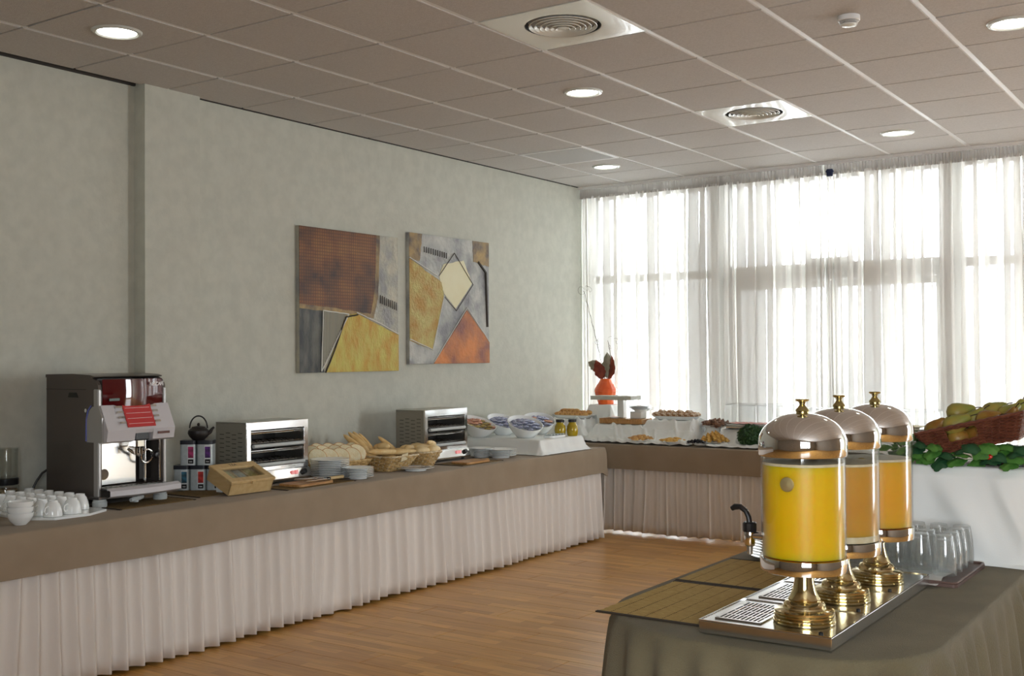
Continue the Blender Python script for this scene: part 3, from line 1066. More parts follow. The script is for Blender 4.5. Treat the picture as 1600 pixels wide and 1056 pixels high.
scr = []
for k in range(9):
    u = 0.80 + 0.022 * k
    scr.append(('p_dark', [(u, 0.56 - 0.006 * k + 0.03 * nz(k, 1)), (u + 0.03 * nz(k, 5), 0.50 - 0.006 * k + 0.04 * nz(k, 2))], 0.0035))
painting('left abstract painting, large brown gridded square above a yellow field', 5.355, 6.378, 1.392, 2.385, 'p_grey', [
    ('p_black', [(0, 0), (0.23, 0), (0.24, 0.40), (0.2, 0.46), (0, 0.5)]),
    ('p_tan', [(0, 0.44), (0.3, 0.42), (0.73, 0.39), (0.78, 0.55), (0.80, 1), (0, 1)]),
    ('p_brown', [(0, 0.47), (0.35, 0.45), (0.70, 0.42), (0.745, 0.6), (0.765, 1), (0, 1)]),
    ('p_hatch', [(0.20, 0.02), (0.23, 0.43), (0.46, 0.41)]),
    ('p_yellow', [(0.24, 0.0), (1, 0.0), (1, 0.27), (0.55, 0.42), (0.44, 0.40), (0.33, 0.17)]),
], [('p_white', [(0.20, 0.01), (0.22, 0.43), (0.47, 0.41), (0.20, 0.01)], 0.004),
    ('p_white', [(0.55, 0.425), (0.80, 0.35), (0.995, 0.275)], 0.004), ('p_dark', [(0.24, 0.0), (0.33, 0.16), (0.44, 0.39), (0.56, 0.41)], 0.006)] + scr)
scr = []
for k in range(11):
    u = 0.17 + 0.027 * k
    scr.append(('p_dark', [(u, 0.905 - 0.003 * k + 0.03 * nz(k, 7)), (u + 0.035 * nz(k, 8), 0.86 - 0.003 * k + 0.04 * nz(k, 9))], 0.0035))
painting('right abstract painting, cream lozenge between a yellow field and an orange triangle', 6.508, 7.545, 1.440, 2.440, 'p_lilac', [
    ('p_tan', [(0, 0.79), (0.12, 0.79), (0.15, 1), (0, 1)]),
    ('p_tan', [(0.79, 0.83), (1, 0.80), (1, 1), (0.78, 1)]),
    ('p_cream', [(0.40, 0.78), (0.66, 0.83), (0.77, 0.65), (0.56, 0.44), (0.41, 0.55), (0.35, 0.68)]),
    ('p_ochre', [(0, 0.80), (0.38, 0.64), (0.41, 0.52), (0.26, 0.11), (0, 0.18)]),
    ('p_orange', [(0.70, 0.43), (1, 0.17), (1, 0), (0.28, 0)]),
], [('p_white', [(0.0, 0.81), (0.34, 0.68)], 0.004), ('p_white', [(0.41, 0.54), (0.27, 0.11), (0.0, 0.19)], 0.004),
    ('p_dark', [(0.34, 0.68), (0.54, 0.88), (0.78, 0.64), (0.56, 0.42), (0.41, 0.53)], 0.0028),
    ('p_white', [(0.28, 0.01), (0.70, 0.45), (0.99, 0.18)], 0.004), ('p_dark', [(0.97, 0.30), (0.95, 0.75), (0.85, 0.83)], 0.010)] + scr)

# ================================================================ TABLES, CLOTHS AND SKIRTS
ZT = 0.746


def plain_table(label, x0, x1, y0, y1):
    t = thing('banquet_table', label, 'table', ((x0 + x1) / 2, (y0 + y1) / 2, 0))
    obj('tabletop', M().bbox((x0, y0, ZT - 0.04), (x1, y1, ZT - 0.005), 0.004), MT['wood'], t, world=True)
    for a in (x0 + 0.1, x1 - 0.1):
        for b in (y0 + 0.15, y1 - 0.15):
            obj('leg', M().lathe([(0.016, 0), (0.016, ZT - 0.04)], 10, (a, b, 0)), MT['satin'], t, world=True)
    return t


plain_table('long buffet table along the left wall, under the beige cloth', -5.37, -4.52, 1.02, 7.93)
plain_table('buffet table in front of the curtains, under the beige cloth', -5.36, -1.3, 8.29, 8.93)
plain_table('serving table under the juice dispensers and the olive cloth', -1.51, -0.87, 2.86, 4.83)

pth = rrect(-5.385, -4.506, 1.0, 7.955, (0.02, 0.02, 0.03, 0.02), 0.03, 6)


def drop_l(s, p, n):
    d = 0.198 + 0.006 * nz(p[1] * 1.3, 2)
    c = math.hypot(p[0] + 4.506, p[1] - 7.955)
    return d + 0.045 * max(0, 1 - c / 0.10)


def off_l(s, t, p, n):
    return 0.004 + t * (0.012 + 0.010 * nz(p[1] * 2.1, 5)) + 0.006 * math.sin(p[1] * 5 + t * 3 + 3 * nz(p[1], 1)) * t


c1 = obj('tablecloth', drape(pth, ZT, drop_l, off_l, 8, 0.014), MT['beige'], angle=60)
tag(c1, 'beige tablecloth hanging over the long buffet table by the left wall', 'tablecloth')

pth = rrect(-5.38, -1.25, 8.262, 8.955, (0.02, 0.02, 0.02, 0.02), 0.03, 4)
c2 = obj('tablecloth', drape(pth, ZT, lambda s, p, n: 0.205, lambda s, t, p, n: 0.003 + t * (0.006 + 0.004 * nz(p[0] * 3, 5)), 6, 0.012), MT['beige'], angle=60)
tag(c2, 'beige tablecloth over the far buffet table below the curtains', 'tablecloth')


def skirt(name, label, a, b, nrm, period=0.0905, z1=0.725, z0=0.016, amp=0.052, seed=0, messy=None):
    """pleated skirt from point a to b (2D), facing nrm"""
    L = math.hypot(b[0] - a[0], b[1] - a[1])
    d = ((b[0] - a[0]) / L, (b[1] - a[1]) / L)
    npl = int(L / period)
    nu = npl * 14

    def fn(u, v):
        s = u * L
        f = s / period + 0.35 * nz(s * 2.4, seed) + v * v * 0.75 * nz(s * 2.6, seed + 4)
        mess = 0.0
        if messy:
            mess = max(0.0, 1 - abs(s - messy[0]) / messy[1])
            f += 0.9 * mess * v * v * nz(s * 4, seed + 8)
        fr = f - math.floor(f)
        kk = math.floor(f)
        o = (0.5 - 0.5 * math.cos(2 * PI * fr ** 1.55)) ** 1.6
        sh = -0.016 * o * (0.6 + 0.8 * nz(kk * 3.7, seed + 1))
        A = min(amp * (0.88 + 0.6 * nz(kk * 1.37 + 0.5, seed + 2)), 0.055) * (0.86 + 0.30 * v)
        z = z1 - (z1 - z0) * v + 0.010 * v * nz(s * 2, seed + 6)
        off = A * o + 0.010 * v + 0.030 * mess * v * v
        al = s - sh * 0.6 + 0.020 * v * mess * nz(s * 8, 3)
        return (a[0] + d[0] * al + nrm[0] * off, a[1] + d[1] * al + nrm[1] * off, z)
    o = obj(name, M().grid(fn, nu, 10), MT['skirt'], angle=80)
    tag(o, label, 'table skirt')
    sm = o.modifiers.new('thickness', 'SOLIDIFY')
    sm.thickness = 0.0012
    return o


skirt('table_skirt', 'white pleated skirt along the front of the long left buffet table', (-4.572, 1.02), (-4.572, 7.89), (1, 0), seed=1, messy=(5.35, 0.55))
skirt('table_skirt', 'white pleated skirt on the end of the long left buffet table', (-4.57, 7.87), (-5.37, 7.87), (0, 1), seed=3)
skirt('table_skirt', 'white pleated skirt on the far buffet table below the curtains', (-5.36, 8.328), (-1.29, 8.328), (0, -1), period=0.096, seed=5)

pth = rrect(-1.690, -0.705, 2.695, 4.90, (0.43, 0.31, 0.05, 0.05), 0.012, 30)


def drop_f(s, p, n):
    c = math.hypot(p[0] + 0.78, p[1] - 2.78)
    return 0.30 + 0.10 * math.exp(-(c / 0.2) ** 2) + 0.01 * nz(s * 3, 1)


def off_f(s, t, p, n):
    f = math.sin(2 * PI * s / 0.135 + 2.2 * nz(s * 3.1, 4)) * (0.6 + 0.7 * nz(s * 2.2, 9))
    corner = 1.0 + 1.2 * math.exp(-(math.hypot(p[0] + 0.80, p[1] - 2.80) / 0.16) ** 2)
    return 0.004 + 0.024 * t ** 0.8 + 0.042 * corner * f * t ** 0.45


c3 = obj('tablecloth', drape(pth, ZT, drop_f, off_f, 10, 0.014), MT['olive'], angle=60)
tag(c3, 'olive brown tablecloth under the three juice dispensers', 'tablecloth')
skirt('table_skirt', 'white skirt below the olive cloth, on the right side of the dispenser table', (-0.79, 3.02), (-0.79, 4.80), (1, 0), seed=9, z1=0.70)
skirt('table_skirt', 'white skirt below the olive cloth, on the near side of the dispenser table', (-1.24, 2.80), (-1.02, 2.80), (0, -1), seed=11, z1=0.70)
skirt('table_skirt', 'white skirt below the olive cloth, on the far left side of the dispenser table', (-1.61, 4.83), (-1.61, 3.15), (-1, 0), seed=12, z1=0.70)

# ================================================================ COFFEE MACHINE
def lq(x, y, z):
    return (x, y, z)


cm = thing('coffee_machine', 'large taupe and silver coffee machine with a burgundy front panel', 'coffee machine', (-5.10, 3.655, ZT))
A, B = 3.455, 3.865          # near and far side
# body sides with rounded top front corner
side = [(-5.33, 0.785), (-4.885, 0.785), (-4.885, 1.335), (-4.892, 1.365), (-4.910, 1.388), (-4.945, 1.402), (-5.33, 1.402)]
obj('side_panel', M().prism(side, 'y', A, A + 0.018), MT['taupe'], cm, world=True, smooth=False)
obj('side_panel', M().prism(side, 'y', B - 0.018, B), MT['taupe'], cm, world=True, smooth=False)
obj('body', M().bbox((-5.325, A + 0.018, 0.79), (-5.06, B - 0.018, 1.398), 0.004).bbox((-5.06, A + 0.018, 1.12), (-4.92, B - 0.018, 1.385), 0.004).bbox((-5.06, A + 0.018, 0.785), (-4.90, B - 0.018, 0.845), 0.003), MT['taupe'], cm, world=True)
lidp = [(-5.335, 1.402), (-4.925, 1.402), (-4.915, 1.407), (-4.95, 1.415), (-5.10, 1.421), (-5.335, 1.418)]
obj('top_lid', M().prism(lidp, 'y', A - 0.002, B + 0.002), MT['taupe'], cm, world=True, smooth=False)
obj('side_seam', M().box((-5.332, A - 0.0012, 1.340), (-4.99, A + 0.001, 1.3425)), MT['recess_shade'], cm, world=True, smooth=False)
obj('side_handle', M().prism([(-5.14, 1.300), (-5.055, 1.300), (-5.070, 1.325), (-5.130, 1.325)], 'y', A - 0.002, A + 0.001), MT['recess_shade'], cm, world=True, smooth=False)
obj('side_lock', M().lathe([(0.010, 0), (0.010, 0.006), (0.006, 0.008), (0, 0.008)], 16).moved(Matrix.Rotation(PI / 2, 3, 'X'), (-4.985, A, 1.235)), MT['chrome'], cm, world=True)
# edge strip in silver plastic along the front edge of the sides
for yy in (A - 0.004, B - 0.014):
    obj('front_edge', M().bbox((-4.925, yy, 0.80), (-4.882, yy + 0.018, 1.345), 0.005), MT['silverpl'], cm, world=True)
# burgundy curved panel
def bur(u, v):
    y_ = A + 0.022 + (B - A - 0.044) * u
    return (-4.888 + 0.026 * math.sin(PI * u) + 0.004 * math.sin(PI * v), y_, 1.255 + 0.138 * v)
obj('display_panel', M().grid(bur, 24, 6), MT['burgundy'], cm, world=True)
obj('display_screen', M().box((-4.872, 3.505, 1.283), (-4.8665, 3.565, 1.296)), MT['lcd'], cm, world=True, smooth=False)
text('lettering', 'NESCAFÉ', 0.026, MT['white'], cm, (-4.864 + 5.10, 3.792 - 3.655, 1.364 - ZT), (PI / 2, 0, PI / 2 + 0.20), 0.0006, bold=0.0006)
# slanted control head
head = [(-5.0, 1.262), (-4.875, 1.262), (-4.815, 1.135), (-4.825, 1.080), (-4.86, 1.070), (-5.0, 1.070)]
obj('control_head', M().prism(head, 'y', A + 0.004, A + 0.17).prism([(-5.0, 1.262), (-4.875, 1.262), (-4.815, 1.135), (-4.825, 1.115), (-5.0, 1.115)], 'y', A + 0.17, B - 0.13).prism(head, 'y', B - 0.13, B + 0.006), MT['silverlt'], cm, world=True, smooth=False)
obj('head_trim', M().tube([(-4.94, A - 0.006, 1.26), (-4.965, A - 0.006, 1.235), (-4.978, A - 0.006, 1.19), (-4.98, A - 0.006, 1.08)], 0.004, 6), MT['blue_led'], cm, world=True)
obj('head_cheek', M().prism([(-4.975, 1.075), (-4.975, 1.19), (-4.955, 1.235), (-4.93, 1.255), (-4.880, 1.262), (-4.85, 1.20), (-4.85, 1.075)], 'y', A - 0.006, A + 0.006), MT['silverpl'], cm, world=True, smooth=False)
dirv = Vector((-4.815 + 4.875, 0, 1.135 - 1.262)).normalized()
nrm = Vector((0.127, 0, 0.06)).normalized()


def onhead(t, y_, o):
    p = Vector((-4.875, 0, 1.262)) + dirv * t + nrm * o
    return (p.x, y_, p.z)


def slab(y0, y1, t0, t1, o0, o1):
    vs = [onhead(t, yy, o) for o in (o0, o1) for t, yy in ((t0, y0), (t0, y1), (t1, y1), (t1, y0))]
    return M().add(vs, [(0, 1, 2, 3), (7, 6, 5, 4), (0, 4, 5, 1), (1, 5, 6, 2), (2, 6, 7, 3), (3, 7, 4, 0)])


obj('menu_panel', slab(A + 0.125, B - 0.115, -0.004, 0.128, 0.001, 0.006), MT['redpanel'], cm, world=True, smooth=False)
for k in range(4):
    for (y0, y1) in ((A + 0.082, A + 0.122), (B - 0.112, B - 0.078)):
        tt = 0.014 + 0.029 * k
        b_ = slab(y0, y1, tt - 0.005, tt + 0.006, 0.001, 0.007)
        obj('button', b_, MT['chrome'], cm, world=True, smooth=False)
    obj('menu_line', slab(A + 0.135, B - 0.125, 0.022 + 0.029 * k, 0.0235 + 0.029 * k, 0.006, 0.0066), MT['white'], cm, world=True, smooth=False)
obj('badge', M().box((-4.8165, B - 0.105, 1.105), (-4.8135, B - 0.03, 1.118)), MT['burgundy'], cm, world=True, smooth=False)
# recess: bright steel back, spouts, pipes, sticker
obj('splash_back', M().bbox((-5.055, A + 0.02, 0.85), (-4.955, B - 0.135, 1.07), 0.002), MT['traysteel'], cm, world=True)
obj('pillar_tube', M().lathe([(0.007, 0.85), (0.007, 1.075)], 12, (-4.905, A + 0.022, 0)).lathe([(0.007, 0.85), (0.007, 1.11)], 12, (-4.905, B - 0.022, 0)).lathe([(0.006, 0.85), (0.006, 1.11)], 12, (-4.92, B - 0.105, 0)), MT['chrome'], cm, world=True)
obj('sticker', M().lathe([(0.0, 0.0), (0.028, 0.0), (0.028, 0.001), (0, 0.001)], 24).moved(Matrix.Rotation(PI / 2, 3, 'Y'), (-4.9555, 3.535, 0.905)), MT['p_tan'], cm, world=True)
obj('spout_block', M().bbox((-4.93, 3.635, 1.075), (-4.835, 3.725, 1.15), 0.006), MT['black'], cm, world=True)
obj('spout', M().bbox((-4.925, 3.655, 1.035), (-4.85, 3.71, 1.085), 0.008).lathe([(0.008, 1.0), (0.010, 1.04)], 10, (-4.875, 3.67, 0)).lathe([(0.008, 1.0), (0.010, 1.04)], 10, (-4.875, 3.70, 0)), MT['chrome'], cm, world=True)
ring = [(-4.90 + 0.006 * math.sin(a), 3.755 + 0.035 * math.cos(a), 0.985 + 0.035 * math.sin(a)) for a in [2 * PI * k / 20 for k in range(20)]]
sta = obj('steam_arm', M().tube(ring, 0.006, 8, closed=True).tube([(-4.92, 3.655, 1.03), (-4.915, 3.68, 1.01), (-4.91, 3.72, 0.99)], 0.008, 8), MT['chrome'], cm, world=True)
obj('steam_knob', M().lathe([(0.0, 0), (0.018, 0.004), (0.020, 0.02), (0.012, 0.03), (0, 0.032)], 14).moved(Matrix.Rotation(PI / 2, 3, 'Y'), (-4.90, 3.80, 0.99)), MT['black'], sta, world=True)
obj('side_bay', M().box((-4.985, B - 0.10, 0.86), (-4.975, B - 0.025, 1.07)), MT['recess_shade'], cm, world=True, smooth=False)
# drip tray
lip = [(-4.955, 0.800), (-4.80, 0.800), (-4.785, 0.815), (-4.785, 0.835), (-4.80, 0.848), (-4.955, 0.848)]
def tray_fn(u, v):
    y_ = A - 0.012 + (B - A + 0.024) * u
    bow = 0.022 * math.sin(PI * u)
    k = v * 5
    pr_ = [(-4.95, 0.800), (-4.79 - 0.01 + bow, 0.800), (-4.775 + bow, 0.812), (-4.775 + bow, 0.838), (-4.80 + bow, 0.850), (-4.80 + bow, 0.840)]
    x_, z_ = pr_[int(round(k))]
    return (x_, y_, z_)
dtr = obj('drip_tray', M().grid(tray_fn, 16, 5), MT['silverlt'], cm, world=True)
obj('tray_grate', M().box((-4.95, A + 0.012, 0.836), (-4.792, B - 0.012, 0.842)), MT['black'], cm, world=True, smooth=False)
gb = None
for k in range(12):
    o = obj('grate_bar', M().box((-4.945 + 5.10, -0.003, 0.842 - ZT), (-4.795 + 5.10, 0.003, 0.8445 - ZT)), MT['satin'], dtr, smooth=False) if gb is None else gb.copy()
    if gb is None:
        gb = o
    else:
        COL.objects.link(o)
    o.location = (0, -0.17 + 0.031 * k, 0)
ft = M().lathe([(0.033, 0.0), (0.036, 0.006), (0.036, 0.028), (0.032, 0.032), (0.032, 0.040)], 24)
for k, (fx, fy) in enumerate([(-4.905, 3.475), (-4.905, 3.845), (-5.28, 3.475), (-5.28, 3.845)]):
    f = obj('foot', ft, MT['plastic'], cm)
    f.location = (fx + 5.10, fy - 3.655, 0.0015)
obj('drain_tap', M().tube([(-4.93, 3.70, 0.792), (-4.86, 3.69, 0.782), (-4.835, 3.64, 0.778), (-4.825, 3.60, 0.776)], [0.014, 0.015, 0.013, 0.010], 10).lathe([(0.016, 0.762), (0.017, 0.79)], 12, (-4.84, 3.64, 0)), MT['plastic'], cm, world=True)
pc = obj('power_cord', M().tube([(-5.335, 3.47, 0.92), (-5.345, 3.44, 0.90), (-5.35, 3.41, 0.86), (-5.355, 3.385, 0.81), (-5.36, 3.37, 0.765), (-5.38, 3.35, 0.752)], 0.006, 8), MT['black'])
tag(pc, 'black power cord curving down behind the coffee machine', 'cord')

# bamboo mats under machine and tins
def bamboo_mat(name, label, cx, cy, wx, wy, rz=0.0, thread=0.05, group=None, z=ZT, mt='bamboo'):
    t = thing(name, label, 'placemat', (cx, cy, z + 0.0005), (0, 0, rz), group)
    s_ = M()
    n = int(wy / 0.0055)
    for k in range(n):
        y0 = -wy / 2 + wy * k / n
        h = 0.0028 + 0.0006 * rnd.random()
        s_.box((-wx / 2 + 0.003 * rnd.random(), y0, 0.0004), (wx / 2 - 0.003 * rnd.random(), y0 + wy / n * 0.82, h))
    o = obj('slats', s_, MT[mt], t, smooth=False)
    o['kind'] = 'stuff'
    k = -wx / 2 + thread * 0.7
    while k < wx / 2 - 0.01:
        pts = [(k, -wy / 2 + wy * q / n, 0.0034 if q % 2 else 0.0022) for q in range(n + 1)]
        obj('thread', M().tube(pts, 0.0009, 4), MT['bamboodark'], t)
        k += thread
    for s1 in (-1, 1):
        obj('edging', M().bbox((-wx / 2 - 0.004, s1 * wy / 2 - 0.007, 0.0), (wx / 2 + 0.004, s1 * wy / 2 + 0.007, 0.0042), 0.001), MT['bamboodark'], t)
    return t


bamboo_mat('bamboo_mat', 'brown bamboo mat under the front of the coffee machine', -4.86, 3.70, 0.26, 0.46, mt='bamboo_brown')
bamboo_mat('bamboo_mat', 'brown bamboo mat under the tea tins', -4.93, 4.20, 0.30, 0.40, mt='bamboo_brown')

# ================================================================ CUPS, BOWLS, JARS ON THE LEFT
oc = [(-5.325, 3.06), (-5.28, 3.02), (-4.80, 3.02), (-4.70, 3.09), (-4.69, 3.27), (-4.76, 3.41), (-5.28, 3.41), (-5.325, 3.36)]
tr = obj('cup_tray', M().prism([(p[0], p[1]) for p in oc], 'z', ZT + 0.001, ZT + 0.012), MT['china'], smooth=False)
tag(tr, 'white eight-sided tray carrying the upturned coffee cups', 'tray')
cup0 = None
CZ = ZT + 0.0125
for r_, yc in enumerate((3.115, 3.225, 3.335)):
    for k in range(7):
        if r_ == 2 and k < 1:
            continue
        loc = (-4.755 - 0.0865 * k - 0.012 * r_, yc, CZ)
        lab = 'white coffee cup turned upside down, %s from the front end of the %s row' % (ORD[k - (1 if r_ == 2 else 0)], ['near', 'middle', 'far'][r_])
        if cup0 is None:
            cup0 = thing('coffee_cup', lab, 'cup', loc, group='upturned coffee cups on the tray')
            obj('cup_body', M().lathe([(0.040, 0.0), (0.0425, 0.001), (0.0425, 0.014), (0.039, 0.035), (0.031, 0.058), (0.023, 0.068), (0.0225, 0.075), (0.020, 0.075), (0.019, 0.070), (0.0, 0.069)], 28, cap=False), MT['china'], cup0)
            hp = [(0.038, 0, 0.020), (0.055, 0, 0.016), (0.063, 0, 0.028), (0.058, 0, 0.044), (0.042, 0, 0.050), (0.032, 0, 0.048)]
            h_ = obj('handle', M().tube(hp, 0.0042, 8), MT['china'], cup0)
            cup0.rotation_euler = (0, 0, -1.2)
        else:
            dup(cup0, loc, rot=(0, 0, -1.2 + 0.3 * nz(k, r_)), label=lab)
bw0 = None
for cx, cy, nn, nm in [(-4.715, 2.925, 3, 'front stack'), (-4.80, 2.815, 2, 'stack at the left picture edge')]:
    for k in range(nn):
        loc = (cx, cy, ZT + 0.0005 + 0.026 * k)
        lab = 'white breakfast bowl, %s from the bottom of the %s' % (ORD[k], nm)
        if bw0 is None:
            bw0 = thing('breakfast_bowl', lab, 'bowl', loc, group='stacked breakfast bowls')
            obj('bowl', M().lathe([(0.026, 0.0), (0.030, 0.004), (0.044, 0.018), (0.053, 0.034), (0.0555, 0.040), (0.057, 0.055), (0.0545, 0.055), (0.051, 0.042), (0.040, 0.022), (0.022, 0.0085), (0, 0.008)], 36), MT['china'], bw0)
        else:
            dup(bw0, loc, label=lab)
jr = thing('storage_jar', 'clear glass jar of cereal with a black lid behind the cups', 'jar', (-5.392, 3.265, ZT + 0.001))
obj('glass', M().lathe([(0.0, 0.0), (0.060, 0.0), (0.062, 0.004), (0.062, 0.10), (0.058, 0.108)], 32, cap=False), MT['jarglass'], jr)
obj('contents', M().lathe([(0.0, 0.006), (0.056, 0.006), (0.056, 0.085), (0.0, 0.09)], 28, cap=False), MT['cereal'], jr)
obj('lid', M().lathe([(0.0, 0.108), (0.060, 0.108), (0.062, 0.112), (0.062, 0.138), (0.058, 0.142), (0, 0.142)], 32), MT['black'], jr)
gc = obj('glass_cylinder', M().lathe([(0.0, 0.0), (0.056, 0.0), (0.058, 0.003), (0.058, 0.150), (0.055, 0.150), (0.055, 0.006), (0, 0.006)], 32, cap=False), MT['jarglass'])
gc.location = (-5.392, 3.265, ZT + 0.144)
tag(gc, 'empty clear glass cylinder standing on the black jar lid', 'jar')

# ================================================================ TEA TINS, TEAPOT, TEA BOX
def rsq(h, r, seg=5):
    return [(p[0], p[1]) for p, n_, s_ in rrect(-h, h, -h, h, (r, r, r, r), 10, seg)]


def make_tin(label, loc, rz, lm, z=0.0):
    t = thing('tea_tin', label, 'tin', loc, (0, 0, rz), 'tea tins')
    obj('tin_body', M().prism(rsq(0.043, 0.012), 'z', 0.0, 0.118), MT['tin'], t, angle=30)
    obj('lid', M().prism(rsq(0.045, 0.013), 'z', 0.118, 0.140), MT['tin_lid'], t, angle=30)
    obj('label_sheet', M().box((0.000, -0.0445, 0.006), (0.036, -0.043, 0.112)), MT['label_white'], t, smooth=False)
    obj('colour_patch', M().box((0.003, -0.0455, 0.042), (0.033, -0.044, 0.105)), lm, t, smooth=False)
    npt = obj('name_patch', M().box((0.003, -0.0455, 0.010), (0.033, -0.044, 0.034)), MT['black'], t, smooth=False)
    text('lettering', 'tea', 0.014, MT['white'], npt, (0.018, -0.0458, 0.022), (PI / 2, 0, 0), 0.0003)
    return t


def cm_(name, c, c2=None):
    return mat(name, c, 0.4, col2=c2 or tuple(0.5 * k for k in c), scale=25)


rz = 0.62
dx, dy = 0.093 * math.cos(rz), 0.093 * math.sin(rz)
bx, by = -5.125, 4.175
make_tin('pale tea tin with a blue label, leftmost of the lower row', (bx, by, ZT + 0.006), rz, cm_('label_blue', (0.05, 0.22, 0.34), (0.02, 0.03, 0.04)))
make_tin('pale tea tin with a red label in the middle of the lower row', (bx + dx, by + dy, ZT + 0.006), rz, cm_('label_red', (0.75, 0.05, 0.03), (0.25, 0.01, 0.01)))
make_tin('pale tea tin at the end of the lower row, half hidden by the wooden box', (bx + 2 * dx, by + 2 * dy, ZT + 0.006), rz, cm_('label_green', (0.10, 0.25, 0.08)))
make_tin('pale tea tin with a pink label on the upper row', (bx + 0.4 * dx, by + 0.4 * dy, ZT + 0.1465), rz, cm_('label_pink', (0.60, 0.05, 0.20), (0.10, 0.02, 0.04)))
make_tin('pale tea tin with a purple label on the upper row', (bx + 1.42 * dx, by + 1.42 * dy, ZT + 0.1465), rz, cm_('label_purple', (0.16, 0.03, 0.28), (0.03, 0.02, 0.06)))
tp = thing('teapot', 'small black cast iron teapot on top of the tea tins', 'teapot', (bx + 0.95 * dx, by + 0.95 * dy, ZT + 0.287), (0, 0, rz))
obj('pot', M().lathe([(0.0, 0.0), (0.032, 0.0), (0.036, 0.004), (0.052, 0.020), (0.060, 0.038), (0.057, 0.054), (0.044, 0.066), (0.036, 0.069)], 32), MT['iron'], tp)
obj('lid', M().lathe([(0.040, 0.069), (0.038, 0.074), (0.015, 0.079), (0.006, 0.081), (0.009, 0.088), (0.005, 0.096), (0, 0.097)], 24), MT['iron'], tp)
obj('spout', M().tube([(0.045, 0, 0.035), (0.066, 0, 0.045), (0.076, 0, 0.062), (0.088, 0, 0.072)], [0.015, 0.011, 0.008, 0.006], 10), MT['iron'], tp)
hp = [(0.050 * math.cos(a), 0, 0.066 + 0.070 * math.sin(a)) for a in [PI * k / 16 for k in range(17)]]
obj('handle', M().tube(hp, 0.0042, 8), MT['iron'], tp)

# wooden tea box, propped up at the back
yw, tilt = 1.524, 0.40
tb = thing('tea_box', 'pale wooden tea box with a glazed lid, tilted towards the room', 'box', (-4.679, 4.11, ZT + 0.002))
U = Vector((math.cos(yw), math.sin(yw), 0))
V0 = Vector((-math.sin(yw), math.cos(yw), 0))
V = V0 * math.cos(tilt) + Vector((0, 0, 1)) * math.sin(tilt)
Wv = U.cross(V)
RB = Matrix(((U.x, V.x, Wv.x), (U.y, V.y, Wv.y), (U.z, V.z, Wv.z)))
W_, D_, H_ = 0.31, 0.212, 0.086
bxm = M().bbox((0.006, 0.006, 0), (W_ - 0.006, 0.014, H_ - 0.018), 0.001).bbox((0.006, D_ - 0.014, 0), (W_ - 0.006, D_ - 0.006, H_ - 0.018), 0.001).bbox((0.006, 0.006, 0), (0.014, D_ - 0.006, H_ - 0.018), 0.001).bbox((W_ - 0.014, 0.006, 0), (W_ - 0.006, D_ - 0.006, H_ - 0.018), 0.001).box((0.008, 0.008, 0.002), (W_ - 0.008, D_ - 0.008, 0.008))
obj('box_body', bxm.moved(RB), MT['wood'], tb)
ld = M().bbox((0, 0, H_ - 0.018), (W_, 0.045, H_), 0.003).bbox((0, D_ - 0.052, H_ - 0.018), (W_, D_, H_), 0.003).bbox((0, 0.045, H_ - 0.018), (0.042, D_ - 0.052, H_), 0.002).bbox((W_ - 0.042, 0.045, H_ - 0.018), (W_, D_ - 0.052, H_), 0.002)
obj('lid', ld.moved(RB), MT['wood'], tb)
obj('lid_pane', M().box((0.042, 0.045, H_ - 0.010), (W_ - 0.042, D_ - 0.052, H_ - 0.007)).moved(RB), MT['jarglass'], tb, smooth=False)
obj('catch', M().bbox((W_ / 2 - 0.012, -0.006, H_ - 0.022), (W_ / 2 + 0.012, 0.002, H_ - 0.006), 0.002).moved(RB), MT['wood'], tb)
for k in range(3):
    obj('divider', M().box((0.045 + 0.075 * k + 0.068, 0.03, 0.01), (0.045 + 0.075 * k + 0.074, D_ - 0.03, H_ - 0.022)).moved(RB), MT['wood'], tb, smooth=False)
for k in range(3):
    c_ = [(0.55, 0.52, 0.22), (0.40, 0.42, 0.36), (0.50, 0.44, 0.14)][k]
    obj('tea_bags', M().bbox((0.048 + 0.075 * k, 0.035, 0.01), (0.106 + 0.075 * k, D_ - 0.04, H_ - 0.024), 0.006).moved(RB), mat('teabag_%s' % 'abc'[k], c_, 0.6, col2=tuple(0.7 * q for q in c_), scale=40), tb)
tx = text('lettering', 'TEA', 0.030, MT['p_dark'], tb, tuple(RB @ Vector((W_ * 0.47, D_ - 0.026, H_ + 0.0004))), RB.to_euler(), 0.0003)
stp = thing('box_prop', 'white block that props up the back of the wooden tea box', 'block', (-4.85, 4.25, ZT + 0.004))
obj('block', M().bbox((-0.03, -0.05, 0), (0.018, 0.06, 0.055), 0.004), MT['china'], stp)

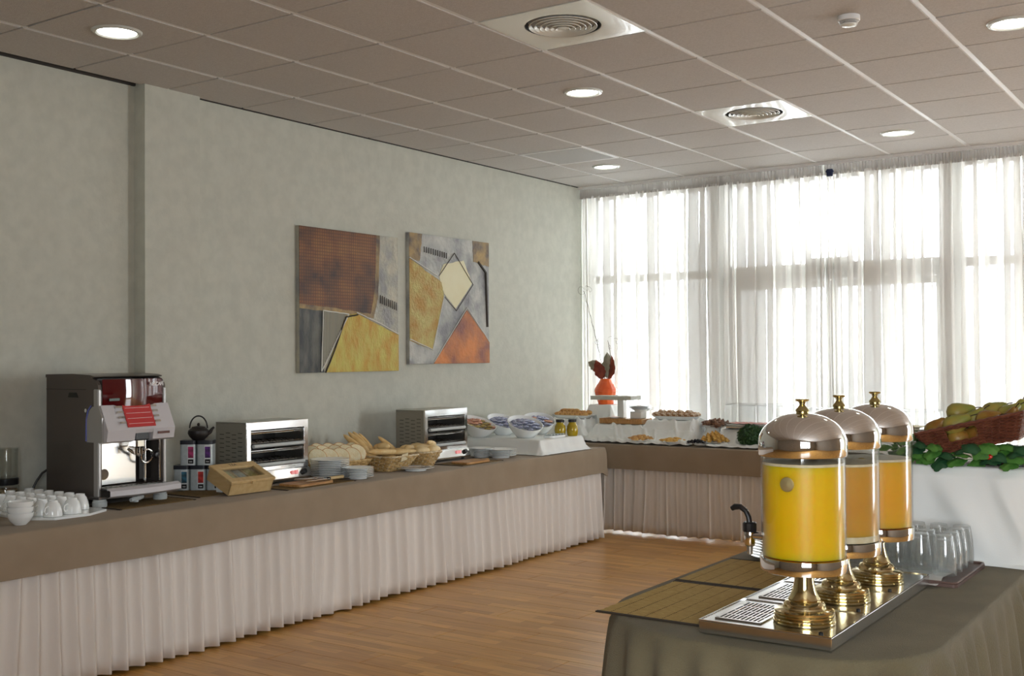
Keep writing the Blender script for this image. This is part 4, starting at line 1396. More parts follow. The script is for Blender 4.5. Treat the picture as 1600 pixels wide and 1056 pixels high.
# ================================================================ TOASTERS
def make_toaster(label, loc):
    """front towards +X, near side towards -Y"""
    t = thing('toaster_oven', label, 'toaster', loc, group='two level steel toasters')
    D, W, H = 0.26, 0.50, 0.372
    y0, y1 = -W / 2, W / 2
    z0 = 0.016
    # shell: back, sides, top, bottom, middle deck
    obj('side_panel', M().bbox((-D, y0, z0), (-0.004, y0 + 0.008, H), 0.001), MT['greysteel'], t)
    obj('side_panel', M().bbox((-D, y1 - 0.008, z0), (-0.004, y1, H), 0.001), MT['greysteel'], t)
    obj('top_panel', M().box((-D, y0, H - 0.006), (-0.004, y1, H)), MT['satin'], t, smooth=False)
    obj('back_panel', M().box((-D, y0 + 0.008, z0), (-D + 0.006, y1 - 0.008, H - 0.006)), MT['recess_shade'], t, smooth=False)
    sl_ = M()
    for r_ in range(9):
        for c_ in range(4):
            zz = 0.09 + r_ * 0.026 + (0.010 if c_ % 2 else 0)
            xx = -D + 0.035 + c_ * 0.052
            sl_.box((xx, y0 - 0.0008, zz), (xx + 0.036, y0 + 0.001, zz + 0.0035))
    so = obj('vent_slots', sl_, MT['recess_shade'], t, smooth=False)
    so['kind'] = 'stuff'
    # face frame
    fz = 0.082
    fr = M().bbox((-0.008, y0, H - 0.048), (0.004, y1, H + 0.002), 0.003).bbox((-0.008, y0, fz), (0.004, y1, fz + 0.026), 0.003)
    fr.bbox((-0.008, y0, fz + 0.02), (0.004, y0 + 0.036, H - 0.04), 0.003).bbox((-0.008, y1 - 0.036, fz + 0.02), (0.004, y1, H - 0.04), 0.003)
    obj('face_frame', fr, MT['steel'], t)
    obj('liner', M().box((-D + 0.01, y0 + 0.03, fz + 0.012), (-0.01, y1 - 0.03, fz + 0.016)).box((-D + 0.01, y0 + 0.03, fz), (-0.01, y0 + 0.036, H - 0.03)).box((-D + 0.01, y1 - 0.036, fz), (-0.01, y1 - 0.03, H - 0.03)), MT['satin'], t, smooth=False)
    for lv in range(2):
        zb = fz + 0.026 + lv * 0.112
        for k in range(3):
            obj('heating_tube', M().lathe([(0.006, y0 + 0.036), (0.006, y1 - 0.036)], 10).moved(Matrix.Rotation(-PI / 2, 3, 'X'), (-0.045 - 0.07 * k, 0, zb + 0.082)), MT['label_white'] if k else MT['steel'], t)
        rk = M()
        for k in range(9):
            yy = y0 + 0.045 + k * (W - 0.09) / 8
            rk.tube([(-D + 0.02, yy, zb + 0.030), (-0.006, yy, zb + 0.030)], 0.002, 5)
        for k in range(4):
            xx = -D + 0.03 + k * 0.07
            rk.tube([(xx, y0 + 0.04, zb + 0.027), (xx, y1 - 0.04, zb + 0.027)], 0.002, 5)
        rko = obj('wire_rack', rk, MT['steel'], t)
        obj('rack_handle', M().lathe([(0.0, y0 + 0.045), (0.0115, y0 + 0.045), (0.0115, y1 - 0.045), (0, y1 - 0.045)], 12).moved(Matrix.Rotation(-PI / 2, 3, 'X'), (0.012, 0, zb + 0.012)), MT['plastic'], rko)
        obj('reflector', M().box((-D + 0.02, y0 + 0.04, zb + 0.094), (-0.02, y1 - 0.04, zb + 0.096)), MT['steel'], t, smooth=False)
    # sloping control strip
    cs = [(0.0, fz), (-0.01, fz), (-0.01, z0), (0.03, z0), (0.034, z0 + 0.012), (0.012, fz - 0.004)]
    obj('control_panel', M().prism([(p[0], p[1]) for p in cs], 'y', y0, y1), MT['steel'], t, smooth=False)
    for k in range(2):
        yy = y0 + 0.335 + 0.032 * k
        obj('red_switch', M().bbox((0.018, yy, 0.046), (0.030, yy + 0.024, 0.068), 0.002), MT['switch_glow'], t)
    obj('timer_knob', M().lathe([(0.0, 0), (0.017, 0), (0.015, 0.016), (0, 0.017)], 18).moved(Matrix.Rotation(PI / 2 - 0.3, 3, 'Y'), (0.023, y0 + 0.44, 0.055)), MT['black'], t)
    for fx in (-D + 0.03, -0.02):
        for fy in (y0 + 0.03, y1 - 0.03):
            obj('foot', M().lathe([(0.012, 0), (0.014, z0)], 12, (fx, fy, 0)), MT['black'], t)
    return t


to1 = make_toaster('steel two level toaster between the tea box and the bread baskets', (-4.925, 4.715, ZT + 0.001))
dup(to1, (-4.915, 6.345, ZT + 0.001), label='steel two level toaster behind the round basket, near the packet bowls')

# ================================================================ PLATES
PLP = [(0.0, 0.0), (0.55, 0.0), (0.56, 0.06), (0.60, 0.07), (0.72, 0.10), (1.0, 0.165), (1.0, 0.187), (0.72, 0.13), (0.58, 0.10), (0.5, 0.075), (0.0, 0.07)]


def plate_mesh(r, name='plate_body'):
    return M().lathe([(a * r, b * r) for a, b in PLP], 44, cap=False)


def plate_stack(r, n, cx, cy, step, desc, group, z=ZT + 0.001):
    p0 = None
    for k in range(n):
        loc = (cx + 0.002 * nz(k, r), cy + 0.002 * nz(k, 5), z + step * k)
        lab = 'white plate, %s from the bottom of %s' % (ORD[k], desc) if k < n - 1 else 'white plate on top of %s' % desc
        if p0 is None:
            p0 = obj('plate', plate_mesh(r), MT['china'])
            o = p0
        else:
            o = p0.copy()
            COL.objects.link(o)
        o.location = loc
        tag(o, lab, 'plate', group)


plate_stack(0.122, 10, -4.855, 5.085, 0.0108, 'the tall stack beside the first toaster', 'tall stack of plates')
plate_stack(0.098, 6, -4.685, 5.155, 0.0105, 'the low stack before the bread basket', 'low stack of plates')
plate_stack(0.098, 6, -4.865, 6.705, 0.0105, 'the stack touching the second toaster', 'plates by the second toaster')
plate_stack(0.118, 5, -4.735, 6.765, 0.0108, 'the wide stack before the packet bowls', 'plates before the packet bowls')
p5 = obj('plate', plate_mesh(0.125), MT['china'])
p5.location = (-4.685, 5.715, ZT + 0.001)
tag(p5, 'single white plate holding the serving tongs, before the round basket', 'plate')


def tongs(label, loc, rz_, L=0.20, mt='steel'):
    t = thing('serving_tongs', label, 'tongs', loc, (0, 0, rz_))
    for s1 in (-1, 1):
        pts = [(-L / 2, 0, 0.012), (-L / 2 + 0.02, s1 * 0.006, 0.010), (0, s1 * 0.018, 0.006), (L / 2 - 0.03, s1 * 0.020, 0.004)]
        obj('arm', M().tube(pts, [0.004, 0.004, 0.0035, 0.003], 6), MT[mt], t)
        obj('scoop', M().blob((L / 2 - 0.012, s1 * 0.020, 0.006), (0.026, 0.016, 0.005), 12, 8), MT[mt], t)
    return t


tongs('steel serving tongs lying on the single white plate', (-4.69, 5.71, ZT + 0.018), 1.2)


def board(label, loc, rz_, wx=0.17, wy=0.30):
    t = thing('cutting_board', label, 'cutting board', loc, (0, 0, rz_))
    pl = [(p[0], p[1]) for p, n_, s_ in rrect(-wx / 2, wx / 2, -wy / 2, wy / 2, (0.02,) * 4, 10, 6)]
    obj('board', M().prism(pl, 'z', 0.0, 0.013), MT['woodboard'], t, smooth=False)
    obj('grip', M().prism([(-0.016, wy / 2 - 0.004), (0.016, wy / 2 - 0.004), (0.012, wy / 2 + 0.07), (-0.012, wy / 2 + 0.07)], 'z', 0.001, 0.012), MT['woodboard'], t, smooth=False)
    return t


def knife(label, loc, rz_, hm='wood'):
    t = thing('bread_knife', label, 'knife', loc, (0, 0, rz_))
    obj('blade', M().prism([(-0.20, 0.006), (-0.19, -0.006), (0.0, -0.010), (0.0, 0.012), (-0.15, 0.013)], 'z', 0.0, 0.002), MT['steel'], t, smooth=False)
    obj('handle', M().bbox((0.0, -0.012, -0.007), (0.115, 0.014, 0.010), 0.005), MT[hm], t)
    obj('bolster', M().bbox((-0.008, -0.011, -0.006), (0.004, 0.013, 0.009), 0.002), MT['black'], t)
    return t


mt1 = bamboo_mat('bamboo_mat', 'dark edged bamboo mat under the first cutting board', -4.715, 4.76, 0.22, 0.56, mt='bamboo_brown')
board('wooden cutting board in front of the first toaster', (-4.71, 4.735, ZT + 0.006), 0.05)
knife('bread knife with a pale wooden handle lying before the low stack of plates', (-4.665, 4.88, ZT + 0.028), PI / 2 - 0.05)
tongs('steel tongs lying across the first cutting board', (-4.765, 4.80, ZT + 0.0215), 1.45, 0.19)
bamboo_mat('bamboo_mat', 'bamboo mat under the second cutting board', -4.70, 6.33, 0.24, 0.48, mt='bamboo_brown')
board('wooden cutting board in front of the second toaster', (-4.665, 6.30, ZT + 0.006), 0.03, 0.15, 0.28)

# ================================================================ BASKETS
def weave_basket(name, label, loc, rz_, path_fn, z0, z1, nrow, nst, mats, rim_r=0.006, amp=0.0055, r=0.0054, hole=None, rot=None, base=True, group=None):
    """path_fn(h) -> list of (x,y,nx,ny) closed loop for height fraction h"""
    t = thing(name, label, 'basket', loc, rot or (0, 0, rz_), group)
    strands = M()
    for k in range(nrow):
        h = (k + 0.5) / nrow
        P = path_fn(h)
        N = len(P)
        segs = []
        cur = []
        for i, (x, y_, nx, ny) in enumerate(P):
            ph = PI * nst * i / N + PI * (k % 2)
            o = amp * math.cos(ph)
            z = z0 + (z1 - z0) * h
            inside = hole is not None and hole(x, y_, h)
            if inside:
                if len(cur) > 1:
                    segs.append(cur)
                cur = []
            else:
                cur.append((x + nx * o, y_ + ny * o, z + 0.0012 * math.sin(ph * 1.7)))
        if hole is None or len(segs) == 0 and len(cur) == N:
            strands.tube(cur, r, 5, closed=True)
        else:
            if len(cur) > 1:
                segs.append(cur)
            if len(segs) > 1 and not (hole(P[0][0], P[0][1], h)):
                segs[0] = segs[-1] + segs[0]
                segs.pop()
            for sg in segs:
                if len(sg) > 1:
                    strands.tube(sg, r, 5)
    o = obj('woven_strands', strands, mats[0], t)
    o['kind'] = 'stuff'
    P0, P1 = path_fn(0), path_fn(1)
    N = len(P0)
    stm = M()
    for k in range(nst):
        i = int(round(N * k / nst)) % N
        pts = []
        for q in range(5):
            h = q / 4
            a = path_fn(h)[i]
            if hole is not None and hole(a[0], a[1], h):
                if len(pts) > 1:
                    stm.tube(pts, r * 0.8, 5)
                pts = []
                continue
            pts.append((a[0], a[1], z0 + (z1 - z0) * h))
        if len(pts) > 1:
            stm.tube(pts, r * 0.8, 5)
    obj('stakes', stm, mats[1], t)
    for dz, rr in ((z1, rim_r), (z0, rim_r * 0.8)):
        PP = P1 if dz == z1 else P0
        pts = [(p[0] + p[2] * 0.001 * math.sin(i * 1.1), p[1] + p[3] * 0.001 * math.sin(i * 1.1), dz + 0.001 * math.sin(i * 0.9)) for i, p in enumerate(PP)]
        obj('rim' if dz == z1 else 'foot_rim', M().tube(pts, rr, 7, closed=True), mats[1] if dz == z1 else mats[0], t)
    if base:
        obj('base', M().prism([(p[0], p[1]) for p in P0], 'z', z0, z0 + 0.003), mats[0], t, smooth=False)
    return t


def rect_path(hx0, hy0, hx1, hy1, rad, step=0.006, wob=0.0, lift=0.0):
    base = rrect(-1, 1, -1, 1, (0.25,) * 4, 0.03, 6)

    def f(h):
        hx = hx0 + (hx1 - hx0) * h
        hy = hy0 + (hy1 - hy0) * h
        n = max(60, int(2 * (hx1 + hy1) * 2 / step))
        R = rrect(-hx, hx, -hy, hy, (rad,) * 4, step, 6)
        # resample to constant count
        S = R[-1][2] + math.hypot(R[0][0][0] - R[-1][0][0], R[0][0][1] - R[-1][0][1])
        out = []
        j = 0
        for i in range(n):
            s = S * i / n
            while j < len(R) - 1 and R[j + 1][2] < s:
                j += 1
            a = R[j]
            b = R[(j + 1) % len(R)]
            bs = b[2] if j + 1 < len(R) else S
            tt = (s - a[2]) / max(1e-6, bs - a[2])
            out.append((a[0][0] + (b[0][0] - a[0][0]) * tt, a[0][1] + (b[0][1] - a[0][1]) * tt, a[1][0], a[1][1]))
        return out
    cache = {}

    def g(h):
        if h not in cache:
            cache[h] = f(h)
        return cache[h]
    return g


weave_basket('bread_basket', 'wicker basket of sliced white bread behind the plate stacks', (-5.02, 5.30, ZT + 0.006), 0, rect_path(0.15, 0.10, 0.20, 0.155, 0.04), 0.0, 0.085, 8, 30, (MT['wicker'], MT['wicker']))
weave_basket('bread_basket', 'wicker basket of baguettes and rolls, in the middle of the three', (-4.97, 5.635, ZT + 0.006), 0, rect_path(0.20, 0.105, 0.27, 0.155, 0.04), 0.0, 0.095, 8, 34, (MT['wicker'], MT['wickerlight']))
weave_basket('bread_basket', 'oval wicker basket of pale rolls before the second toaster', (-4.835, 5.935, ZT + 0.006), 0.1, rect_path(0.09, 0.075, 0.135, 0.125, 0.07), 0.0, 0.10, 8, 24, (MT['wicker'], MT['wickerlight']))
# tags hanging on the middle basket
bt = obj('basket_tag', M().bbox((-0.002, -0.03, -0.025), (0.002, 0.03, 0.025), 0.001), MT['foam'])
bt.location = (-4.70, 5.62, ZT + 0.095)
bt.rotation_euler = (0.2, 0.35, 0)
tag(bt, 'blank cream tag on the front of the middle bread basket', 'tag')


def make_slice():
    t = thing('bread_slice', 'oval slice of white bread standing in the sliced bread basket', 'bread', (0, 0, 0), group='slices of white bread')
    out = []
    for k in range(28):
        a = 2 * PI * k / 28
        r_ = 1 + 0.06 * math.cos(2 * a) + 0.04 * math.cos(3 * a)
        out.append((0.050 * r_ * math.cos(a), 0.064 * r_ * math.sin(a)))
    obj('crumb', M().prism([(p[0] * 0.94, p[1] * 0.94) for p in out], 'x', -0.0075, 0.0075), MT['crumb'], t, smooth=False)
    n = len(out)
    vs = []
    for x_ in (-0.0065, 0.0065):
        vs += [(x_, p[0] * 0.93, p[1] * 0.93) for p in out]
        vs += [(x_ * 0.9, p[0], p[1]) for p in out]
    fs = []
    for k in range(n):
        j = (k + 1) % n
        fs += [(k, j, n + j, n + k), (n + k, n + j, 3 * n + j, 3 * n + k), (3 * n + k, 3 * n + j, 2 * n + j, 2 * n + k)]
    obj('crust', M().add(vs, fs), MT['pastry'], t)
    return t


sl0 = make_slice()
first = True
spots = []
for q, (b0, zz, na) in enumerate([(0.085, 0.108, 4), (0.01, 0.122, 5), (-0.065, 0.130, 4)]):
    for k in range(na):
        a_ = (k - (na - 1) / 2) * 0.072
        b_ = b0 - 0.017 * k + 0.035
        spots.append((-5.02 + 0.724 * a_ + 0.69 * b_, 5.30 + 0.69 * a_ - 0.724 * b_, zz, 0.45, 0.9, 0.0))
for k, (x_, y_, z_, tl, yw_, rr) in enumerate(spots):
    if k == 0:
        o = sl0
    else:
        o = dup(sl0, (0, 0, 0))
    o.location = (x_, y_, ZT + z_)
    o.scale = (1.15, 1.15, 1.12)
    o.rotation_euler = (rr + 0.8 * nz(k, 2), -tl + 0.4 * nz(k, 4), -0.8 + 0.9 * nz(k * 1.3, 7))


def loaf_mesh(L, r, bend=0.0, seed=0, taper=0.75, cuts=4):
    m = M()
    pts = []
    N = 15
    n = 14
    vs, fs = [], []
    for i in range(N + 1):
        u = i / N
        w = (max(0.0, 1 - abs(2 * u - 1) ** 3.2)) ** 0.5
        cut = 1 - 0.05 * max(0, math.cos(cuts * 2 * PI * u + 1))
        rr = r * (w * (1 - (1 - taper) * abs(2 * u - 1)) * cut)
        x = (u - 0.5) * L
        yb = bend * math.sin(PI * u)
        for k in range(n):
            a = 2 * PI * k / n
            q = rr * (1 + 0.06 * nz(u * 6, a, seed))
            vs.append((x, yb + q * math.cos(a), q * math.sin(a) * 0.86))
    for i in range(N):
        for k in range(n):
            k2 = (k + 1) % n
            fs.append((i * n + k, i * n + k2, (i + 1) * n + k2, (i + 1) * n + k))
    return m.add(vs, fs)


def scatter(proto, items, label=None):
    for k, (loc, rot, *rest) in enumerate(items):
        if k == 0:
            o = proto
        elif proto.type == 'EMPTY':
            o = dup(proto, (0, 0, 0))
        else:
            o = proto.copy()
            COL.objects.link(o)
        o.location = loc
        o.rotation_euler = rot
        if rest:
            o.scale = (rest[0],) * 3
        if label:
            o['label'] = label(k) if callable(label) else label


bg_ = obj('baguette', loaf_mesh(0.30, 0.030, 0.012, 1), MT['bread'])
tag(bg_, 'baguette', 'bread', 'baguettes in the middle basket')
Z = ZT
names = ['small baguette standing steeply at the left of the middle basket', 'small baguette standing second from the left in the middle basket', 'small baguette standing third from the left in the middle basket',
         'short crusty baguette standing fourth from the left in the middle basket', 'small baguette lying across the front of the middle basket', 'small baguette lying low in front, right of the other front one',
         'short golden baguette at the back right of the middle basket']
scatter(bg_, [((-5.03, 5.51, Z + 0.165), (0, 0.62, 0.10), 0.82), ((-5.06, 5.585, Z + 0.17), (0, 0.66, 0.06), 0.84), ((-5.09, 5.645, Z + 0.165), (0, 0.75, 0.0), 0.8),
              ((-5.11, 5.72, Z + 0.15), (0, 0.85, 0.2), 0.72), ((-4.845, 5.59, Z + 0.125), (0, 0.06, 1.30), 0.86), ((-4.80, 5.71, Z + 0.118), (0, -0.02, 1.1), 0.75),
              ((-4.98, 5.80, Z + 0.14), (0, 0.7, 0.5), 0.72)], lambda k: names[k])
rl = obj('bread_roll', loaf_mesh(0.115, 0.036, 0.0, 4, 0.8, 1), MT['bread'])
tag(rl, 'golden bread roll piled in the middle basket', 'bread', 'golden rolls in the middle basket')
it = []
for k, (x_, y_, z_) in enumerate([(-4.93, 5.55, 0.09), (-4.90, 5.69, 0.10), (-4.98, 5.62, 0.11), (-5.02, 5.75, 0.12), (-4.88, 5.77, 0.11), (-5.07, 5.80, 0.13), (-4.80, 5.62, 0.075), (-5.12, 5.62, 0.10), (-5.14, 5.73, 0.10), (-4.95, 5.70, 0.15)]):
    it.append(((x_, y_, Z + z_), (0.3 * nz(k, 1), 0.5 * nz(k, 2), 3 * nz(k, 3)), 0.9 + 0.2 * nz(k, 4)))
scatter(rl, it)
rp = obj('bread_roll', loaf_mesh(0.12, 0.034, 0.0, 8, 0.85, 1), MT['breadpale'])
tag(rp, 'pale floury roll in the oval basket', 'bread', 'pale rolls in the oval basket')
it = []
for k, (x_, y_, z_, rz_) in enumerate([(-4.765, 5.88, 0.115, 0.9), (-4.735, 5.97, 0.12, 1.4), (-4.815, 5.94, 0.130, 0.5), (-4.865, 5.87, 0.125, 1.8), (-4.885, 5.98, 0.13, 0.2), (-4.92, 5.91, 0.12, 1.2), (-4.80, 6.00, 0.13, 0.5), (-4.76, 5.93, 0.09, 2.3), (-4.90, 5.95, 0.08, 0.7), (-4.84, 5.89, 0.07, 1.0)]):
    it.append(((x_, y_, Z + z_), (0.2 * nz(k, 1), 0.4 * nz(k, 2), rz_), 0.95))
scatter(rp, it)
rs_ = obj('bread_stick', loaf_mesh(0.20, 0.022, 0.0, 3, 0.9, 3), MT['breadpale'])
tag(rs_, 'pale finger roll leaning over the right rim of the oval basket', 'bread')
rs_.location = (-4.80, 6.03, Z + 0.155)
rs_.rotation_euler = (0, 0.15, 2.0)

# ================================================================ RISER WITH PACKET BOWLS (left table, far end)
def riser(label, x0, x1, y0, y1, h):
    o = obj('riser', M().bbox((x0, y0, ZT + 0.001), (x1, y1, ZT + h - 0.004), 0.004), MT['chinaware'])
    tag(o, label, 'riser')
    return o


riser('low riser hidden under the white cloth at the packet bowls', -5.30, -4.585, 7.09, 7.66, 0.104)
hc = obj('riser_cloth', hf_cloth(-5.38, -4.515, 6.995, 7.73, ZT, [(-5.33, -4.568, 7.07, 7.68, 0.108, 0.020)], 110, 100, 0.004, seed=3), MT['whitecloth'], angle=80)
tag(hc, 'white cloth over the low riser that carries the packet bowls', 'cloth')


def slanted_bowl(label, loc, rz_, R=0.135, H=0.115, tilt=0.055, group='slanted white serving bowls'):
    t = thing('serving_bowl', label, 'bowl', loc, (0, 0, rz_), group)
    n = 44
    prof = [(0.40, 0.0), (0.46, 0.02), (0.66, 0.25), (0.84, 0.55), (0.95, 0.82), (1.0, 1.0), (0.965, 1.0), (0.90, 0.80), (0.78, 0.52), (0.58, 0.25), (0.3, 0.09), (0.0, 0.07)]
    vs, fs = [], []
    for (a, b) in prof:
        for k in range(n):
            q = 2 * PI * k / n
            x_, y_ = a * R * math.cos(q), a * R * math.sin(q)
            zz = b * (H + tilt * (x_ / R) * 1.0)
            vs.append((x_, y_, zz))
    for i in range(len(prof) - 1):
        for k in range(n):
            k2 = (k + 1) % n
            fs.append((i * n + k, i * n + k2, (i + 1) * n + k2, (i + 1) * n + k))
    fs.append(tuple(reversed(range(n))))
    obj('bowl', M().add(vs, fs), MT['china'], t)
    return t


def packet(seed, L=0.055, W=0.038):
    def fn(u, v):
        x_ = (u - 0.5) * L
        y_ = (v - 0.5) * W
        puff = 0.010 * (math.sin(PI * u) * math.sin(PI * v)) ** 0.5 if 0 < u < 1 and 0 < v < 1 else 0
        return (x_, y_ + 0.002 * nz(u * 5, v * 5, seed), puff * (1 + nz(u * 6, v * 6, seed)) + 0.003 * nz(u * 7, seed))
    m = M().grid(fn, 6, 5)
    m.grid(lambda u, v: (lambda p: (p[0], p[1], -p[2] - 0.0008))(fn(u, v)), 6, 5, flip=True)
    return m


pk_mesh = [obj('wrapped_packet', packet(k), MT[c]) for k, c in enumerate(['blue_pk', 'pink_pk', 'gold_pk'])]
used = [False] * 3
ZR = ZT + 0.113
PK = [((-5.19, 7.12), 0.14, 'pink and gold wrapped packet in the leftmost slanted bowl', [1, 1, 2, 1, 2], 'pink and gold packets', 3.0),
      ((-5.15, 7.40), 0.13, 'blue wrapped packet in the rear slanted bowl', [0], 'blue packets in the rear bowl', 2.8),
      ((-4.83, 7.24), 0.14, 'blue wrapped packet in the front slanted bowl', [0], 'blue packets in the front bowl', 2.6),
      ((-4.97, 7.65), 0.135, 'blue and violet wrapped packet in the slanted bowl farthest right', [0, 0, 0, 1], 'packets in the right bowl', 2.4)]
BL = ['slanted white bowl of pink and gold packets, leftmost of the four', 'slanted white bowl of blue packets standing behind the others', 'slanted white bowl of blue packets at the front of the riser', 'slanted white bowl of blue packets farthest right on the riser']
for bi, ((cx, cy), R, lab, cols, grp, rz_) in enumerate(PK):
    slanted_bowl(BL[bi], (cx, cy, ZR), rz_, R)
    ca, sa = math.cos(rz_), math.sin(rz_)
    for k in range(22):
        a = 2.4 * k
        rr = R * 0.78 * math.sqrt((k + 0.5) / 22)
        lx, ly = rr * math.cos(a), rr * math.sin(a)
        zz = 0.075 + 0.045 * lx / R * 1.0 + 0.048 * (1 - (rr / R) ** 2) + 0.006 * nz(k, bi)
        ci = cols[k % len(cols)]
        if not used[ci]:
            o = pk_mesh[ci]
            used[ci] = True
        else:
            o = pk_mesh[ci].copy()
            COL.objects.link(o)
        o.location = (cx + lx * ca - ly * sa, cy + lx * sa + ly * ca, ZR + zz)
        o.rotation_euler = (0.9 * nz(k, 1, bi) * 1.5, 0.9 * nz(k, 3, bi) * 1.5, 6 * nz(k, 5, bi))
        o.scale = (1.0 + 0.3 * nz(k, 8, bi),) * 3
        tag(o, lab, 'packet', grp)
dsh = obj('dish', M().prism([(p[0], p[1]) for p, n_, s_ in rrect(-0.045, 0.045, -0.11, 0.11, (0.03,) * 4, 10, 6)], 'z', 0, 0.016), MT['china'], smooth=False)
dsh.location = (-4.66, 7.40, ZR)
tag(dsh, 'small white oblong dish of butter portions on the front edge of the riser', 'dish')
bp = None
for k in range(10):
    o = obj('butter_portion', M().bbox((-0.015, -0.011, 0), (0.015, 0.011, 0.010), 0.002), MT['tin']) if bp is None else bp.copy()
    if bp is None:
        bp = o
    else:
        COL.objects.link(o)
    o.location = (-4.675 + 0.03 * (k % 2), 7.31 + 0.045 * (k // 2), ZR + 0.017)
    o.rotation_euler = (0, 0, 2 * nz(k, 3))
    tag(o, 'small foil butter portion on the oblong dish', 'butter', 'foil butter portions')
for k, (x_, y_) in enumerate([(-4.685, 7.52), (-4.610, 7.585)]):
    t = thing('oil_jar', ['squat glass jar of golden oil, left of the pair', 'squat glass jar of golden oil, right of the pair'][k], 'jar', (x_, y_, ZR))
    obj('glass', M().lathe([(0.0, 0.0), (0.036, 0.0), (0.042, 0.008), (0.047, 0.045), (0.043, 0.080), (0.030, 0.100), (0.030, 0.112)], 24, cap=False), MT['oil'], t)
    obj('lid', M().lathe([(0.0, 0.110), (0.033, 0.110), (0.034, 0.114), (0.034, 0.130), (0.031, 0.133), (0, 0.131)], 24), MT['black'], t)

# ================================================================ FAR BUFFET TABLE
riser('riser hidden under cloth in the window corner, below the croissants', -5.36, -5.04, 8.46, 8.80, 0.176)
riser('tall riser hidden under cloth below the orange vase', -5.11, -4.92, 8.74, 8.93, 0.295)
riser('riser hidden under cloth below the wooden slab stand', -4.90, -4.47, 8.48, 8.72, 0.138)
riser('riser hidden under cloth below the sugared pastries', -4.41, -4.02, 8.52, 8.84, 0.183)
BX = [(-5.375, -5.03, 8.45, 8.81, 0.180, 0.045), (-5.125, -4.91, 8.73, 8.94, 0.300, 0.09), (-4.91, -4.46, 8.47, 8.73, 0.142, 0.05), (-4.42, -4.01, 8.51, 8.85, 0.187, 0.055)]
hc = obj('riser_cloth', hf_cloth(-5.405, -3.955, 8.30, 8.985, ZT, BX, 280, 130, 0.023, seed=6), MT['whitecloth'], angle=80)
tag(hc, 'long crumpled white cloth over the risers at the left of the far table', 'cloth')
riser('riser hidden under cloth below the first clear cover', -3.74, -3.20, 8.56, 8.86, 0.128)
riser('riser hidden under cloth below the clear covers behind the dispensers', -3.08, -2.02, 8.56, 8.86, 0.128)
hc = obj('riser_cloth', hf_cloth(-3.80, -1.95, 8.31, 8.985, ZT, [(-3.75, -3.19, 8.55, 8.87, 0.131, 0.045), (-3.09, -2.01, 8.55, 8.87, 0.131, 0.06)], 280, 110, 0.022, seed=16), MT['whitecloth'], angle=80)
tag(hc, 'crumpled white cloth over the risers that carry the clear covers', 'cloth')


def oblong_dish(name, label, loc, hx, hy, h, mt='china', group=None):
    t = thing(name, label, 'dish', loc, group=group)
    f = rect_path(hx * 0.8, hy * 0.8, hx, hy, min(hx, hy) * 0.55)
    prof = [(0.0, 0.0), (0.55, 0.65), (1.0, 1.0), (0.97, 1.0), (0.55, 0.72), (0.05, 0.12)]
    m = M()
    rings = []
    for (a, b) in prof:
        k_ = 0.80 + 0.20 * a
        rings.append([(p[0] * k_ / 1.0, p[1] * k_, h * b) for p in f(1)])
    n = len(rings[0])
    vs = [v for r in rings for v in r]
    fs = [tuple(reversed(range(n)))]
    for k in range(len(rings) - 1):
        for i in range(n):
            j = (i + 1) % n
            fs.append((k * n + i, k * n + j, (k + 1) * n + j, (k + 1) * n + i))
    fs.append(tuple(range((len(rings) - 1) * n, len(rings) * n)))
    m.add(vs, fs)
    obj('dish_body', m, MT[mt], t)
    return t


def croissant_mesh(L=0.10, r=0.024, seed=0):
    N, n = 20, 12
    vs, fs = [], []
    for i in range(N + 1):
        u = i / N
        a = (u - 0.5) * 2.0
        cx, cy = 0.055 * math.sin(a), 0.055 * (math.cos(a) - 0.75)
        w = r * (0.25 + 0.75 * math.sin(PI * u) ** 0.7) * (1 + 0.13 * math.sin(u * 2 * PI * 5.5))
        w = w if 0 < i < N else r * 0.05
        for k in range(n):
            q = 2 * PI * k / n
            rr = w * (1 + 0.1 * nz(u * 8, q, seed))
            vs.append((cx + rr * math.cos(q) * math.sin(a), cy + rr * math.cos(q) * math.cos(a), rr * math.sin(q)))
    for i in range(N):
        for k in range(n):
            k2 = (k + 1) % n
            fs.append((i * n + k, i * n + k2, (i + 1) * n + k2, (i + 1) * n + k))
    return M().add(vs, fs)


def lumps(name, mesh, material, label, cat, group, pts):
    o0 = None
    for k, (p, r_, s_) in enumerate(pts):
        if o0 is None:
            o = o0 = obj(name, mesh, material)
        else:
            o = o0.copy()
            COL.objects.link(o)
        o.location = p
        o.rotation_euler = r_
        o.scale = (s_,) * 3
        tag(o, label, cat, group)


Z1 = ZT + 0.180 + 0.012
oblong_dish('oblong_dish', 'white oblong dish of croissants in the window corner', (-5.205, 8.60, Z1), 0.20, 0.10, 0.026)
pts = []
for k in range(12):
    x_ = -5.345 + 0.052 * (k % 6) + 0.01 * nz(k, 1)
    y_ = 8.56 + 0.075 * (k // 6)
    pts.append(((x_, y_, Z1 + 0.034 + 0.012 * (k // 6) + 0.015 * abs(nz(k, 2))), (0.5 * nz(k, 3), 0.5 * nz(k, 4), 5 * nz(k, 5)), 0.85))
for k in range(4):
    pts.append(((-5.31 + 0.04 * k, 8.60, Z1 + 0.062), (0.5 * nz(k, 13), 0.5 * nz(k, 14), 5 * nz(k, 15)), 0.8))
lumps('croissant', croissant_mesh(), MT['pastry'], 'small croissant on the oblong dish in the window corner', 'pastry', 'croissants in the window corner', pts)

